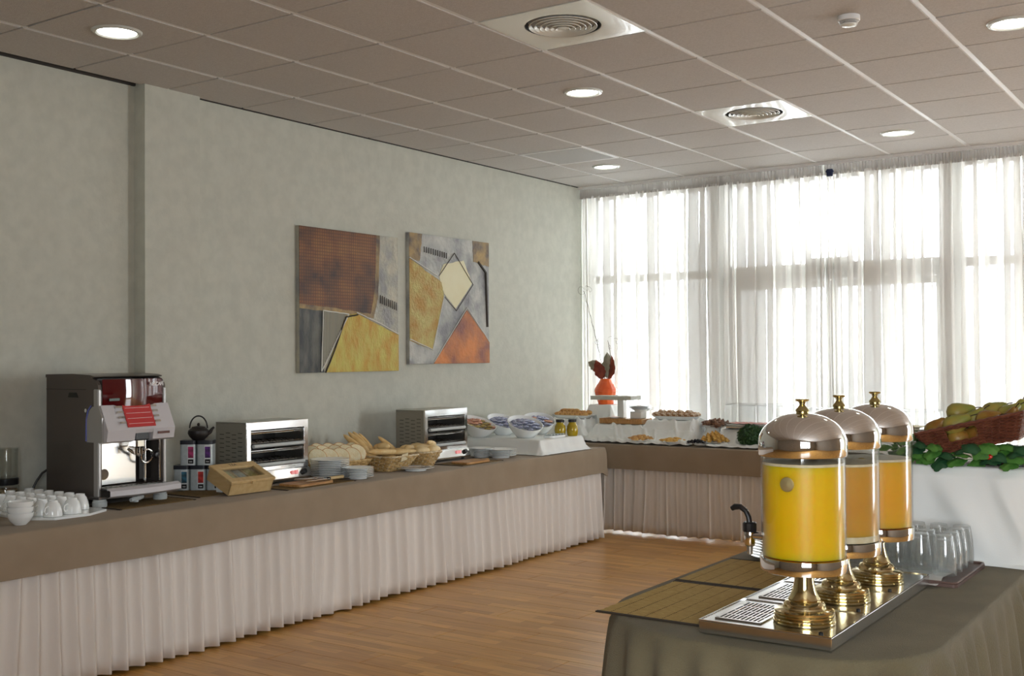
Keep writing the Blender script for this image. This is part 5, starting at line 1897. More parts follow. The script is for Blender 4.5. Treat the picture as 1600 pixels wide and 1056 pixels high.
# orange vase with dried arrangement
va = thing('orange_vase', 'squat glazed orange vase with dried leaves, on the tallest riser', 'vase', (-5.015, 8.84, ZT + 0.306))
obj('vase_body', M().lathe([(0.0, 0.0), (0.066, 0.0), (0.070, 0.004), (0.080, 0.035), (0.098, 0.085), (0.106, 0.115), (0.102, 0.140), (0.082, 0.175), (0.060, 0.205), (0.050, 0.228), (0.046, 0.232), (0.044, 0.225), (0.055, 0.20)], 14, cap=False), MT['orange_vase'], va, angle=12)


def big_leaf(L, W, seed, curl=0.02):
    def fn(u, v):
        w = W * (math.sin(PI * min(1, u ** 0.8)) ** 0.8) * (1 + 0.10 * math.sin(u * 26)) * (0.05 if u in (0, 1) else 1)
        return (w * (v - 0.5) + 0.006 * nz(u * 4, seed), curl * math.sin(PI * u) + 0.4 * W * (v - 0.5) ** 2 + 0.006 * nz(u * 5, v * 4, seed), L * u)
    m = M().grid(fn, 14, 6)
    m.grid(lambda u, v: tuple(a + b for a, b in zip(fn(u, v), (0, -0.0012, 0))), 14, 6, flip=True)
    m.tube([(0, curl * 0.4, -0.05), (0, curl * 0.5, 0), (0.002, curl, L * 0.5)], 0.0018, 5)
    return m


LF = [('redleaf', (-0.028, -0.02, 0.225), (0.15, -0.28, 0.3), 0.185, 0.105, 'left russet leaf'), ('redleaf', (0.035, -0.01, 0.225), (0.1, 0.32, -0.4), 0.23, 0.085, 'right russet leaf'),
      ('greyleaf', (0.005, 0.01, 0.24), (-0.1, -0.02, 0.2), 0.235, 0.115, 'grey green leaf in the middle'), ('greyleaf', (-0.06, 0.0, 0.32), (0.3, -1.0, 0.2), 0.125, 0.10, 'grey green leaf pointing left')]
for mt_, p, r_, L, W, lb in LF:
    o = obj('dried_leaf', big_leaf(L, W, L * 9), MT[mt_], va)
    o.location = p
    o.rotation_euler = r_


def twig(pts, curls):
    m = M()
    m.tube(pts, 0.0022, 5)
    m.tube([(p[0] + 0.004 * math.sin(i * 2.2), p[1], p[2]) for i, p in enumerate(pts)], 0.0012, 4)
    for (c, R_, a0, a1) in curls:
        P = []
        for k in range(19):
            a = a0 + (a1 - a0) * k / 18
            rr = R_ * (1 - 0.45 * k / 18)
            P.append((c[0] + rr * math.cos(a), c[1] + 0.003 * k, c[2] + rr * math.sin(a)))
        m.tube(P, 0.0012, 4)
    return m


tw = []
for k in range(26):
    u = k / 25
    tw.append((-0.01 - 0.215 * u ** 1.15 + 0.004 * math.sin(k * 1.9), 0.0, 0.22 + 0.82 * u))
obj('twig', twig(tw, [((-0.265, 0, 1.04), 0.045, 0.2, 6.5), ((-0.21, 0, 1.06), 0.035, -0.5, 4.2), ((-0.18, 0, 1.05), 0.03, 2.2, -2.8), ((-0.10, 0, 0.56), 0.028, 0, 6.3), ((-0.065, 0, 0.58), 0.022, 3, -3.3)]), MT['stalk'], va)
tw = [(0.02 + 0.03 * math.sin(k * 0.3), 0.0, 0.22 + 0.036 * k) for k in range(11)]
obj('twig', twig(tw, [((0.10, 0, 0.57), 0.032, 3.2, -3.4), ((0.05, 0, 0.60), 0.018, 3.0, -3.0), ((0.03, 0, 0.52), 0.02, 0, 5)]), MT['stalk'], va)

# slab stand
ss = thing('slab_stand', 'stand of two wooden slabs on a white post, a pale one above a brown one', 'stand', (-4.68, 8.60, ZT + 0.156))
obj('lower_slab', M().bbox((-0.21, -0.10, 0.0), (0.205, 0.10, 0.045), 0.004), MT['woodboard'], ss)
obj('post', M().bbox((-0.095, 0.02, 0.045), (-0.035, 0.08, 0.205), 0.003), MT['chinaware'], ss)
obj('upper_slab', M().bbox((-0.305, -0.09, 0.205), (0.10, 0.10, 0.240), 0.004), MT['woodpale'], ss)
sp = obj('plate', plate_mesh(0.062), MT['china'])
sp.location = (-4.77, 8.56, ZT + 0.156 + 0.0455)
tag(sp, 'small white plate on the brown lower slab', 'plate')
wb = obj('stand_block', M().bbox((-0.055, -0.05, 0), (0.055, 0.05, 0.062), 0.004), MT['chinaware'])
wb.location = (-4.565, 8.61, ZT + 0.156 + 0.046)
tag(wb, 'white block on the brown slab carrying the white plates', 'block')
p0 = None
for k in range(4):
    o = obj('plate', plate_mesh([0.11, 0.11, 0.11, 0.11][k]), MT['china']) if p0 is None else p0.copy()
    if p0 is None:
        p0 = o
    else:
        COL.objects.link(o)
    o.location = (-4.545 + (0.012 if k < 2 else -0.01), 8.61, ZT + 0.2645 + 0.0093 * k)
    tag(o, 'white plate on the block beside the vase, %s' % ['lowest of four', 'second from below', 'second from the top', 'topmost of four'][k], 'plate', 'plates on the slab stand')

# sugared pastries
Z2 = ZT + 0.187 + 0.012
oblong_dish('oblong_dish', 'white oblong dish of sugared pastries on the draped riser', (-4.23, 8.68, Z2), 0.205, 0.11, 0.030)
pts = []
for k in range(14):
    x_ = -4.395 + 0.055 * (k % 7)
    y_ = 8.63 + 0.085 * (k // 7)
    pts.append(((x_, y_, Z2 + 0.042 + 0.008 * nz(k, 2)), (0.4 * nz(k, 3), 0.4 * nz(k, 4), 5 * nz(k, 5)), 0.9 + 0.3 * nz(k, 6)))
for k in range(4):
    pts.append(((-4.36 + 0.085 * k, 8.66, Z2 + 0.062), (0.4 * nz(k, 33), 0.4 * nz(k, 34), 5 * nz(k, 5)), 0.85))
lumps('sugared_pastry', M().blob((0, 0, 0), (0.042, 0.034, 0.022), 14, 10, 0.35, 14, 3), MT['sugared'], 'sugared pastry on the oblong dish left of the chocolate ones', 'pastry', 'sugared pastries', pts)

# chocolate pastries on a pedestal bowl
pb = thing('pedestal_bowl', 'white pedestal bowl of chocolate pastries', 'bowl', (-3.88, 8.66, ZT + 0.014))
obj('bowl', M().lathe([(0.0, 0.0), (0.125, 0.0), (0.130, 0.004), (0.105, 0.05), (0.072, 0.095), (0.062, 0.118), (0.075, 0.134), (0.110, 0.146), (0.112, 0.149), (0.07, 0.140), (0.0, 0.138)], 36), MT['china'], pb)
pts = []
for k in range(11):
    a = 2.4 * k
    rr = 0.092 * math.sqrt((k + 0.5) / 11)
    pts.append(((-3.865 + rr * math.cos(a) * 1.1, 8.66 + rr * math.sin(a), ZT + 0.170 + 0.028 * (1 - rr / 0.092) + 0.02 * abs(nz(k, 2))), (0.5 * nz(k, 3), 0.5 * nz(k, 4), 5 * nz(k, 5)), 1.0))
lumps('chocolate_pastry', M().blob((0, 0, 0), (0.038, 0.032, 0.020), 14, 10, 0.5, 16, 5), MT['choc'], 'dark chocolate pastry on the pedestal bowl', 'pastry', 'chocolate pastries', pts)

# small plates along the front edge
def front_plate(label, cx, r, y=8.385):
    o = obj('plate', plate_mesh(r), MT['china'])
    o.location = (cx, y, ZT + 0.017)
    tag(o, label, 'plate')


front_plate('white plate of reddish biscuits at the front edge, leftmost', -4.415, 0.115)
front_plate('white plate of yellow biscuits at the front edge, in the middle', -4.11, 0.118)
front_plate('white plate of prunes at the front edge, before the golden balls', -3.865, 0.085, 8.36)
front_plate('white plate of golden balls behind the prunes', -3.79, 0.125, 8.47)
pts = []
for k in range(16):
    a = 2.4 * k
    rr = 0.085 * math.sqrt((k + 0.5) / 16)
    pts.append(((-4.42 + rr * 1.25 * math.cos(a), 8.385 + rr * math.sin(a), ZT + 0.042 + 0.030 * (1 - rr / 0.085)), (0.8 * nz(k, 3), 0.8 * nz(k, 4), 5 * nz(k, 5)), 0.62))
lumps('biscuit', croissant_mesh(seed=5), MT['pastry'], 'small reddish brown biscuit on the leftmost front plate', 'biscuit', 'reddish biscuits', pts)
pts = []
for k in range(15):
    a = 2.4 * k + 1
    rr = 0.09 * math.sqrt((k + 0.5) / 15)
    pts.append(((-4.11 + rr * 1.2 * math.cos(a), 8.385 + rr * math.sin(a), ZT + 0.040 + 0.022 * (1 - rr / 0.09)), (0.5 * nz(k, 3), 0.5 * nz(k, 4), 5 * nz(k, 5)), 1.0))
lumps('biscuit', M().blob((0, 0, 0), (0.034, 0.017, 0.010), 12, 8, 0.3, 12, 7), MT['golden'], 'yellow finger biscuit on the middle front plate', 'biscuit', 'yellow biscuits', pts)
pts = []
for k in range(22):
    a = 2.4 * k
    rr = 0.098 * math.sqrt((k + 0.5) / 22)
    pts.append(((-3.79 + rr * 1.1 * math.cos(a), 8.47 + rr * math.sin(a), ZT + 0.046 + 0.070 * (1 - rr / 0.098)), (0.5 * nz(k, 3), 0.5 * nz(k, 4), 5 * nz(k, 5)), 1.0))
lumps('golden_ball', M().blob((0, 0, 0), (0.021, 0.020, 0.019), 12, 8, 0.4, 10, 2), MT['golden'], 'round golden fried ball on the plate behind the prunes', 'pastry', 'golden balls', pts)
pts = []
for k in range(18):
    a = 2.4 * k
    rr = 0.058 * math.sqrt((k + 0.5) / 18)
    pts.append(((-3.895 + rr * 1.3 * math.cos(a), 8.355 + rr * math.sin(a) * 0.9, ZT + 0.037 + 0.020 * (1 - rr / 0.058)), (nz(k, 3), nz(k, 4), 5 * nz(k, 5)), 1.0))
lumps('prune', M().blob((0, 0, 0), (0.014, 0.010, 0.009), 10, 6, 0.4, 10, 2), MT['olives'], 'dark prune on the small front plate', 'prune', 'prunes', pts)
tongs('dark serving tongs leaning on the golden balls plate', (-3.70, 8.36, ZT + 0.03), 0.2, 0.13, 'satin')

# clear covers with trays
def clear_cover(label_c, label_t, x0, x1, y0, y1, z, h, meat):
    ty = thing('serving_tray', label_t, 'tray', ((x0 + x1) / 2, (y0 + y1) / 2, z))
    hx, hy = (x1 - x0) / 2 + 0.015, (y1 - y0) / 2 + 0.015
    P = [(p[0], p[1]) for p, n_, s_ in rrect(-hx, hx, -hy, hy, (0.05,) * 4, 0.1, 8)]
    obj('tray_body', M().prism(P, 'z', 0.006, 0.016), MT['steel'], ty, smooth=False)
    obj('ice_pan', M().prism([(a * 0.9, b * 0.88) for a, b in P], 'z', 0.016, 0.030), MT['satin'], ty, smooth=False)
    for a in (-1, 1):
        for b in (-1, 1):
            obj('foot', M().lathe([(0.007, 0), (0.009, 0.007)], 10, (a * (hx - 0.04), b * (hy - 0.04), 0)), MT['steel'], ty)
    t = thing('clear_cover', label_c, 'food cover', ((x0 + x1) / 2, (y0 + y1) / 2, z + 0.017))
    f = rect_path(1, 1, 1, 1, 0.1)
    hx, hy = (x1 - x0) / 2, (y1 - y0) / 2
    rings = []
    for s_, zz in [(1.0, 0.0), (0.995, h * 0.5), (0.985, h - 0.03), (0.975, h - 0.012), (0.955, h - 0.003), (0.93, h)]:
        R = rrect(-hx * s_, hx * s_, -hy * s_, hy * s_, (0.035,) * 4, 1.0, 6)
        rings.append([(p[0], p[1], zz) for p, n_, q in R])
    n = len(rings[0])
    vs = [v for r in rings for v in r]
    fs = []
    for k in range(len(rings) - 1):
        for i in range(n):
            j = (i + 1) % n
            fs.append((k * n + i, k * n + j, (k + 1) * n + j, (k + 1) * n + i))
    fs.append(tuple(range((len(rings) - 1) * n, len(rings) * n)))
    o = obj('shell', M().add(vs, fs), MT['acrylic'], t)
    rim = rings[0]
    obj('rim', M().tube([(p[0], p[1], 0.002) for p in rim], 0.0028, 5, closed=True), MT['acrylic'], t)
    edge = [(p[0] * 1.0, p[1] * 1.0, h - 0.006) for p in rings[4]]
    obj('top_edge', M().tube(edge, 0.0014, 4, closed=True), MT['plastic'], t)
    if meat:
        pts = []
        for k in range(14):
            pts.append((((x0 + x1) / 2 - hx * 0.75 + 1.5 * hx * (k % 7) / 6, (y0 + y1) / 2 - 0.05 + 0.09 * (k // 7), z + 0.036 + 0.004 * abs(nz(k, 3))), (0.12 * nz(k, 1), 0.3 * nz(k, 2) + 0.12, 3 * nz(k, 5)), 1.0))
        lumps('ham_slice', M().lathe([(0.0, 0.0), (0.036, 0.001), (0.042, 0.004), (0.034, 0.005), (0, 0.004)], 18, cap=False), MT['ham'], 'thin slice of ham under the first clear cover', 'ham', 'slices of ham', pts)


ZC = ZT + 0.131 + 0.014
clear_cover('clear rectangular cover over the ham, left of the dispensers', 'polished oblong tray below the first clear cover', -3.745, -3.225, 8.54, 8.84, ZC, 0.182, True)
clear_cover('clear rectangular cover showing between the first two dispenser domes', 'polished oblong tray hidden behind the first two dispensers', -3.06, -2.60, 8.54, 8.84, ZC, 0.162, False)
clear_cover('clear rectangular cover between the third dispenser and the pear basket', 'polished oblong tray left of the pear basket, partly hidden', -2.53, -2.06, 8.54, 8.84, ZC, 0.162, False)
cp = obj('bread_plate', plate_mesh(0.13), MT['foam'])
cp.location = (-2.29, 8.69, ZC + 0.031)
tag(cp, 'cream plate under the clear cover beside the pear basket', 'plate')

# boxwood ball
def leaf_cluster(R, n, ls, seed, c=(0, 0, 0), squash=1.0):
    m = M()
    rr = random.Random(seed)
    for k in range(n):
        zz = rr.uniform(-0.9, 1)
        a = rr.uniform(0, 2 * PI)
        s_ = math.sqrt(1 - zz * zz)
        d = Vector((s_ * math.cos(a), s_ * math.sin(a), zz))
        q = R * rr.uniform(0.82, 1.05)
        p = Vector(c) + Vector((d.x * q, d.y * q, d.z * q * squash))
        t1 = d.cross(Vector((rr.uniform(-1, 1), rr.uniform(-1, 1), rr.uniform(-1, 1)))).normalized()
        t2 = (d * rr.uniform(0.2, 0.9) + d.cross(t1) * rr.uniform(-1, 1)).normalized()
        l = ls * rr.uniform(0.7, 1.2)
        m.add([p, p + t1 * l * 0.32 + t2 * l * 0.5, p + t2 * l, p - t1 * l * 0.32 + t2 * l * 0.5], [(0, 1, 2), (0, 2, 3)])
    return m


bb = thing('boxwood_ball', 'small round clipped boxwood ball in front of the first clear cover', 'plant', (-3.45, 8.41, ZT + 0.02))
obj('core', M().blob((0, 0, 0.075), (0.088, 0.088, 0.075), 16, 12, 0.2, 12), MT['box'], bb)
o = obj('leaves', leaf_cluster(0.098, 2200, 0.016, 3, (0, 0, 0.080), 0.85), MT['box'], bb, smooth=False)
o['kind'] = 'stuff'
obj('stub', M().lathe([(0.03, 0), (0.03, 0.012)], 12), MT['stalk'], bb)

# ================================================================ DISPENSER TABLE
bamboo_mat('bamboo_mat', 'near bamboo mat overhanging the corner of the dispenser table', -1.462, 3.105, 0.375, 0.515, 0.0, 0.055)
bamboo_mat('bamboo_mat', 'far bamboo mat beside the juice trays', -1.465, 3.610, 0.375, 0.455, 0.0, 0.055, z=ZT + 0.0008)


def dispenser(label, loc, juice, level, band=None):
    """column foot, tank and dome; drip side towards -X; the tap is on the -X side of the collar"""
    t = thing('juice_dispenser', label, 'juice dispenser', loc, group='juice dispensers')
    obj('foot', M().lathe([(0.0, 0.0), (0.080, 0.0), (0.0835, 0.003), (0.0835, 0.007), (0.079, 0.009), (0.0825, 0.012), (0.0825, 0.016), (0.078, 0.018), (0.0815, 0.021), (0.0815, 0.025), (0.077, 0.027), (0.080, 0.030), (0.080, 0.034),
                         (0.074, 0.037), (0.058, 0.040), (0.056, 0.044)], 48), MT['brass'], t)
    obj('stem', M().lathe([(0.056, 0.040), (0.0555, 0.050), (0.050, 0.057), (0.042, 0.060), (0.043, 0.064), (0.038, 0.072), (0.031, 0.090), (0.0265, 0.110), (0.0245, 0.135), (0.0245, 0.142)], 40), MT['brass'], t)
    obj('collar', M().lathe([(0.0, 0.138), (0.095, 0.138), (0.108, 0.139), (0.1155, 0.142), (0.1165, 0.148), (0.1165, 0.175), (0.1155, 0.179), (0.108, 0.180), (0.0, 0.180)], 64), MT['chrome'], t, angle=50)
    obj('tank', M().lathe([(0.1125, 0.180), (0.1125, 0.452)], 64, cap=False), MT['tank'], t)
    obj('tank_inner', M().lathe([(0.1095, 0.182), (0.1095, 0.452)], 64, cap=False), MT['tank'], t)
    z1 = level
    if band:
        obj('sediment', M().lathe([(0.0, 0.182), (0.1085, 0.182), (0.1085, 0.200)], 48, cap=False), MT[band], t)
    obj('juice', M().lathe([(0.0, 0.1825 if not band else 0.200), (0.1085, 0.1825 if not band else 0.200), (0.1085, z1 - 0.001), (0.107, z1), (0.0, z1)], 64, cap=False), MT[juice], t)
    obj('juice_froth', M().lathe([(0.1086, z1 - 0.004), (0.1087, z1 + 0.003), (0.10, z1 + 0.004), (0.0, z1 + 0.0035)], 64, cap=False), MT['foam'], t)
    dome = [(0.1165, 0.452), (0.1185, 0.455), (0.1185, 0.485)]
    for k in range(1, 15):
        a = PI / 2 * k / 14
        dome.append((0.1185 * math.cos(a) ** 0.92 if k < 14 else 0.0, 0.485 + 0.083 * math.sin(a)))
    dml = obj('dome_lid', M().lathe(dome, 64, cap=False), MT['chrome'], t, angle=50)
    obj('lid_knob', M().lathe([(0.012, 0.563), (0.0165, 0.568), (0.0165, 0.571), (0.019, 0.573), (0.017, 0.577), (0.010, 0.585), (0.0075, 0.590), (0.010, 0.596), (0.0175, 0.600), (0.0185, 0.603), (0.0165, 0.605), (0, 0.606)], 28), MT['brassdark'], dml)
    t.scale = (0.983,) * 3
    # tap
    tpb = obj('tap_body', M().tube([(-0.112, 0, 0.222), (-0.150, 0, 0.222)], [0.012, 0.011], 14).lathe([(0.012, 0.192), (0.015, 0.198), (0.0165, 0.232), (0.015, 0.236)], 20, (-0.155, 0, 0)), MT['chrome'], t)
    obj('tap_nozzle', M().lathe([(0.0055, 0.168), (0.0075, 0.170), (0.009, 0.192), (0.014, 0.196)], 16, (-0.155, 0, 0)), MT['satin'], tpb)
    obj('tap_cap', M().lathe([(0.0, 0.232), (0.0185, 0.232), (0.0195, 0.237), (0.0195, 0.255), (0.016, 0.259), (0, 0.259)], 12, (-0.155, 0, 0)), MT['black'], tpb, angle=20)
    obj('tap_lever', M().tube([(-0.155, 0, 0.255), (-0.158, 0, 0.272), (-0.166, 0, 0.288), (-0.182, 0, 0.299), (-0.198, 0, 0.298), (-0.208, 0, 0.292)], [0.008, 0.0075, 0.0075, 0.008, 0.009, 0.007], 10), MT['black'], tpb)
    # medallion on the tank, towards the room
    P = Vector((-loc[0], -loc[1], 0)).normalized()
    S = Vector((-P.y, P.x, 0))
    a = 0.37
    n_ = (P * math.cos(a) - S * math.sin(a)).normalized()
    md = M().lathe([(0.0, 0.0), (0.0185, 0.0), (0.0195, 0.002), (0.017, 0.0045), (0.0, 0.006)], 28)
    R_ = Vector((0, 0, 1)).rotation_difference(n_).to_matrix()
    obj('medallion', md.moved(R_, n_ * 0.1122 + Vector((0, 0, 0.383))), MT['brassmatte'], t)
    return t


def drip_tray(label, x0, x1, y0, y1, z):
    t = thing('drip_tray', label, 'tray', ((x0 + x1) / 2, (y0 + y1) / 2, z), group='steel dispenser trays')
    hx, hy = (x1 - x0) / 2, (y1 - y0) / 2
    obj('tray_body', M().bbox((-hx, -hy, 0.002), (hx, hy, 0.036), 0.0022), MT['traysteel'], t)
    obj('raised_edge', M().box((-hx, -hy, 0.036), (hx, -hy + 0.003, 0.0385)).box((-hx, hy - 0.003, 0.036), (hx, hy, 0.0385)).box((-hx, -hy + 0.003, 0.036), (-hx + 0.003, hy - 0.003, 0.0385)).box((hx - 0.003, -hy + 0.003, 0.036), (hx, hy - 0.003, 0.0385)), MT['steel'], t, smooth=False)
    # grille
    gx0, gx1 = -hx + 0.035, -hx + 0.155
    gy0, gy1 = -hy + 0.045, hy - 0.045
    obj('grille_pan', M().box((gx0, gy0, 0.0362), (gx1, gy1, 0.0368)), MT['recess_shade'], t, smooth=False)
    fr = M().box((gx0 - 0.005, gy0 - 0.005, 0.0362), (gx1 + 0.005, gy0 + 0.004, 0.0398)).box((gx0 - 0.005, gy1 - 0.004, 0.0362), (gx1 + 0.005, gy1 + 0.005, 0.0398))
    fr.box((gx0 - 0.005, gy0, 0.0362), (gx0 + 0.004, gy1, 0.0398)).box((gx1 - 0.004, gy0, 0.0362), (gx1 + 0.005, gy1, 0.0398))
    gfr = obj('grille_frame', fr, MT['steel'], t, smooth=False)
    b0 = None
    for k in range(9):
        o = obj('grille_bar', M().bbox((-0.0028, gy0, 0.0368), (0.0028, gy1, 0.0396), 0.0006), MT['steel'], gfr) if b0 is None else b0.copy()
        if b0 is None:
            b0 = o
        else:
            COL.objects.link(o)
        o.location = (gx0 + 0.0125 + 0.0125 * k * 0.95, 0, 0)
    cb = M()
    for k in range(3):
        yy = gy0 + (gy1 - gy0) * (k + 1) / 4
        cb.box((gx0, yy - 0.003, 0.0368), (gx1, yy + 0.003, 0.0392))
    obj('grille_cross_bars', cb, MT['steel'], gfr, smooth=False)
    obj('sight_knob', M().lathe([(0.0, 0), (0.006, 0.0), (0.006, 0.006), (0, 0.008)], 12, (hx - 0.035, -hy + 0.022, 0.036)), MT['black'], t)
    for a in (-1, 1):
        for b in (-1, 1):
            obj('foot', M().lathe([(0.009, 0), (0.009, 0.003)], 10, (a * (hx - 0.03), b * (hy - 0.03), -0.0005)), MT['black'], t)
    return t


zt0 = ZT + 0.0015
TY = [(2.773, 3.079), (3.083, 3.386), (3.390, 3.735)]
NM = ['nearest steel drip tray, under the orange juice', 'middle steel drip tray, under the amber juice', 'farthest steel drip tray, under the peach juice']
for (a, b), lb in zip(TY, NM):
    drip_tray(lb, -1.292, -0.928, a, b, zt0)
ZD = zt0 + 0.0366
dispenser('nearest juice dispenser, full of bright yellow orange juice', (-1.044, 2.902, ZD), 'juice_yellow', 0.432)
dispenser('middle juice dispenser, with dark amber juice and a pale layer below', (-1.048, 3.220, ZD), 'juice_amber', 0.405, 'foam')
dispenser('farthest juice dispenser, with orange brown peach juice', (-1.040, 3.545, ZD), 'juice_orange', 0.392)

# saucers behind the tap
s0 = None
for k in range(7):
    if s0 is None:
        s0 = obj('saucer', plate_mesh(0.078), MT['china'])
        o = s0
    else:
        o = s0.copy()
        COL.objects.link(o)
    o.location = (-1.53 + 0.003 * nz(k, 1), 3.925 + 0.003 * nz(k, 2), ZT + 0.001 + 0.0102 * k)
    tag(o, 'white saucer behind the tap, %s from the bottom of the stack' % ORD[k], 'saucer', 'saucers behind the tap')
cdl = obj('napkin_card', M().prism([(-0.05, 0), (0.05, 0), (0.012, 0.05), (0.0, 0.055), (-0.012, 0.05)], 'y', -0.03, 0.03), MT['china'], smooth=False)
cdl.location = (-1.49, 3.94, ZT + 0.0755)
tag(cdl, 'folded white napkin on top of the saucer stack', 'napkin')

# tray of upturned tumblers
bt_ = thing('tumbler_tray', 'brown tray lined with a white napkin under the upturned tumblers', 'tray', (-1.09, 3.96, ZT + 0.001), (0, 0, 0.0))
obj('tray_body', M().prism([(p[0], p[1]) for p, n_, s_ in rrect(-0.245, 0.245, -0.215, 0.215, (0.015,) * 4, 0.3, 4)], 'z', 0.0, 0.010), MT['browntray'], bt_, smooth=False)
obj('tray_edge', M().tube([(p[0], p[1], 0.013) for p, n_, s_ in rrect(-0.240, 0.240, -0.210, 0.210, (0.015,) * 4, 0.3, 4)], 0.005, 6, closed=True), MT['browntray'], bt_)
obj('liner', M().grid(lambda u, v: (-0.225 + 0.41 * u + 0.010 * nz(v * 5, 1), -0.235 + 0.40 * v + 0.012 * nz(u * 5, 2), 0.013 + 0.006 * abs(nz(u * 9, v * 9)) - (0.008 if v < 0.04 else 0)), 30, 26), MT['whitecloth'], bt_, angle=80)
m_ = thin_glass('cut_glass', (0.985, 0.99, 0.99), 0.05, 1.5)
nt = m_.node_tree
gl_ = [n for n in nt.nodes if n.type == 'BSDF_GLOSSY'][0]
gl_.inputs['Roughness'].default_value = 0.05
out_ = [n for n in nt.nodes if n.type == 'OUTPUT_MATERIAL'][0]
prev_ = out_.inputs[0].links[0].from_socket
df_ = nt.nodes.new('ShaderNodeBsdfTranslucent')
df_.inputs[0].default_value = (0.9, 0.95, 0.95, 1)
mx_ = nt.nodes.new('ShaderNodeMixShader')
mx_.inputs[0].default_value = 0.20  # pale translucent share added to brighten the glass in place of sparkle
nt.links.new(prev_, mx_.inputs[1])
nt.links.new(df_.outputs[0], mx_.inputs[2])
nt.links.new(mx_.outputs[0], out_.inputs[0])
MT['cutglass'] = m_


def tumbler_mesh():
    m = M()
    n = 36
    prof = [(0.0345, 0.0), (0.0355, 0.02), (0.0350, 0.05), (0.033, 0.08), (0.030, 0.100), (0.0275, 0.118), (0.026, 0.124), (0.0, 0.125), (0.0, 0.112), (0.022, 0.110), (0.026, 0.095), (0.0295, 0.075), (0.0318, 0.05), (0.0322, 0.02), (0.0325, 0.0)]
    vs, fs = [], []
    for i, (r_, z_) in enumerate(prof):
        for k in range(n):
            a = 2 * PI * k / n
            q = r_ * (1 + (0.018 * (1 if k % 2 else -1) if 0 < i < 5 else 0))
            vs.append((q * math.cos(a), q * math.sin(a), z_))
    N = len(prof)
    for i in range(N):
        j = (i + 1) % N
        for k in range(n):
            k2 = (k + 1) % n
            fs.append((i * n + k, i * n + k2, j * n + k2, j * n + k))
    return m.add(vs, fs)


tm0 = None
for r_ in range(4):
    for c_ in range(6):
        if tm0 is None:
            tm0 = obj('tumbler', tumbler_mesh(), MT['cutglass'], angle=50)
            o = tm0
        else:
            o = tm0.copy()
            COL.objects.link(o)
        o.scale = (1.05, 1.05, 1.05)
        o.location = (-0.905 - 0.0765 * c_ + 0.004 * nz(r_, c_), 3.845 + 0.082 * r_ + 0.004 * nz(c_, r_, 2), ZT + 0.0225)
        tag(o, 'upturned ribbed glass tumbler, %s from the right in the %s row from the front' % (ORD[c_], ORD[r_]), 'glass', 'upturned tumblers')

# ---------------------------------------------------------------- riser with cloth, pear basket
riser('tall box under the white cloth below the pear basket', -1.235, -0.715, 4.26, 4.62, 0.335)
ph_ = rrect(-1.245, -0.705, 4.25, 4.63, (0.03, 0.03, 0.03, 0.03), 0.012, 8)


def off_r(s, t, p, n):
    dg = math.sin(2 * PI * (s * 5.2 - t * 0.85) + 2.0 * nz(s * 4, 3)) * 0.5 + 0.5
    dg2 = math.sin(2 * PI * (s * 2.3 + t * 0.5) + 1.0) * 0.5 + 0.5
    base = 0.004 + 0.026 * t + 0.022 * t ** 5
    return base + (0.026 * dg ** 2 + 0.022 * dg2) * math.sin(PI * min(1, t * 0.9 + 0.1)) * 1.0 + 0.010 * t * nz(s * 9, t * 2, 5)


rc = obj('riser_cloth', drape(ph_, ZT + 0.342, lambda s, p, n: 0.3385, off_r, 26, 0.016), MT['whitecloth'], angle=75)
tag(rc, 'tall white cloth draped over the box below the pear basket', 'cloth')
hem_ = M()
HP = rrect(-1.30, -0.65, 4.20, 4.69, (0.06,) * 4, 0.03, 6)
nh_ = len(HP)
hv, hf_ = [], []
for k in range(5):
    for i, (p, n_, s_) in enumerate(HP):
        w = 0.018 + 0.022 * (1 + nz(s_ * 5, 3)) * 0.6
        a = PI * k / 4
        o_ = -0.5 * w * math.cos(a) + 0.012 * nz(s_ * 7, 8)
        hv.append((p[0] + n_[0] * o_, p[1] + n_[1] * o_, ZT + 0.002 + (0.012 + 0.012 * nz(s_ * 8, 1)) * math.sin(a)))
for k in range(4):
    for i in range(nh_):
        j = (i + 1) % nh_
        hf_.append((k * nh_ + i, k * nh_ + j, (k + 1) * nh_ + j, (k + 1) * nh_ + i))
hm = obj('cloth_hem', hem_.add(hv, [tuple(reversed(f)) for f in hf_]), MT['whitecloth'], rc, angle=80)

BT = -0.235
bk_loc = (-0.905, 4.375, ZT + 0.412)
Rb = Matrix.Rotation(0.06, 3, 'Z') @ Matrix.Rotation(BT, 3, 'Y')
fp = rect_path(0.150, 0.105, 0.190, 0.135, 0.02, 0.005)
weave_basket('fruit_basket', 'dark red brown wicker basket of pears with a handle hole, tilted up to the right', bk_loc, 0, fp, 0.0, 0.088, 15, 44, (MT['wickerdark'], MT['wickerdark']),
             rim_r=0.0062, amp=0.0030, r=0.0030, hole=lambda x, y, h: (y < -0.06 and -0.075 < x < 0.025 and 0.42 < h < 0.88), rot=Rb.to_euler())
prm = M().lathe([(0.0, -0.036), (0.016, -0.034), (0.030, -0.024), (0.036, -0.008), (0.034, 0.008), (0.026, 0.026), (0.018, 0.042), (0.014, 0.052), (0.008, 0.059), (0.0, 0.060)], 24)


def pear(label, mt_, loc, rot, s_=1.0):
    t = thing('pear', label, 'pear', loc, rot, 'pears in the wicker basket')
    t.scale = (s_,) * 3
    obj('flesh', prm, MT[mt_], t)
    obj('stalk', M().tube([(0, 0, 0.057), (0.002, 0, 0.070), (0.007, 0.002, 0.084)], [0.0022, 0.0018, 0.0024], 6), MT['stalk'], t)


def inb(x, y, z):
    v = Rb @ Vector((x, y, z))
    return (bk_loc[0] + v.x, bk_loc[1] + v.y, bk_loc[2] + v.z)


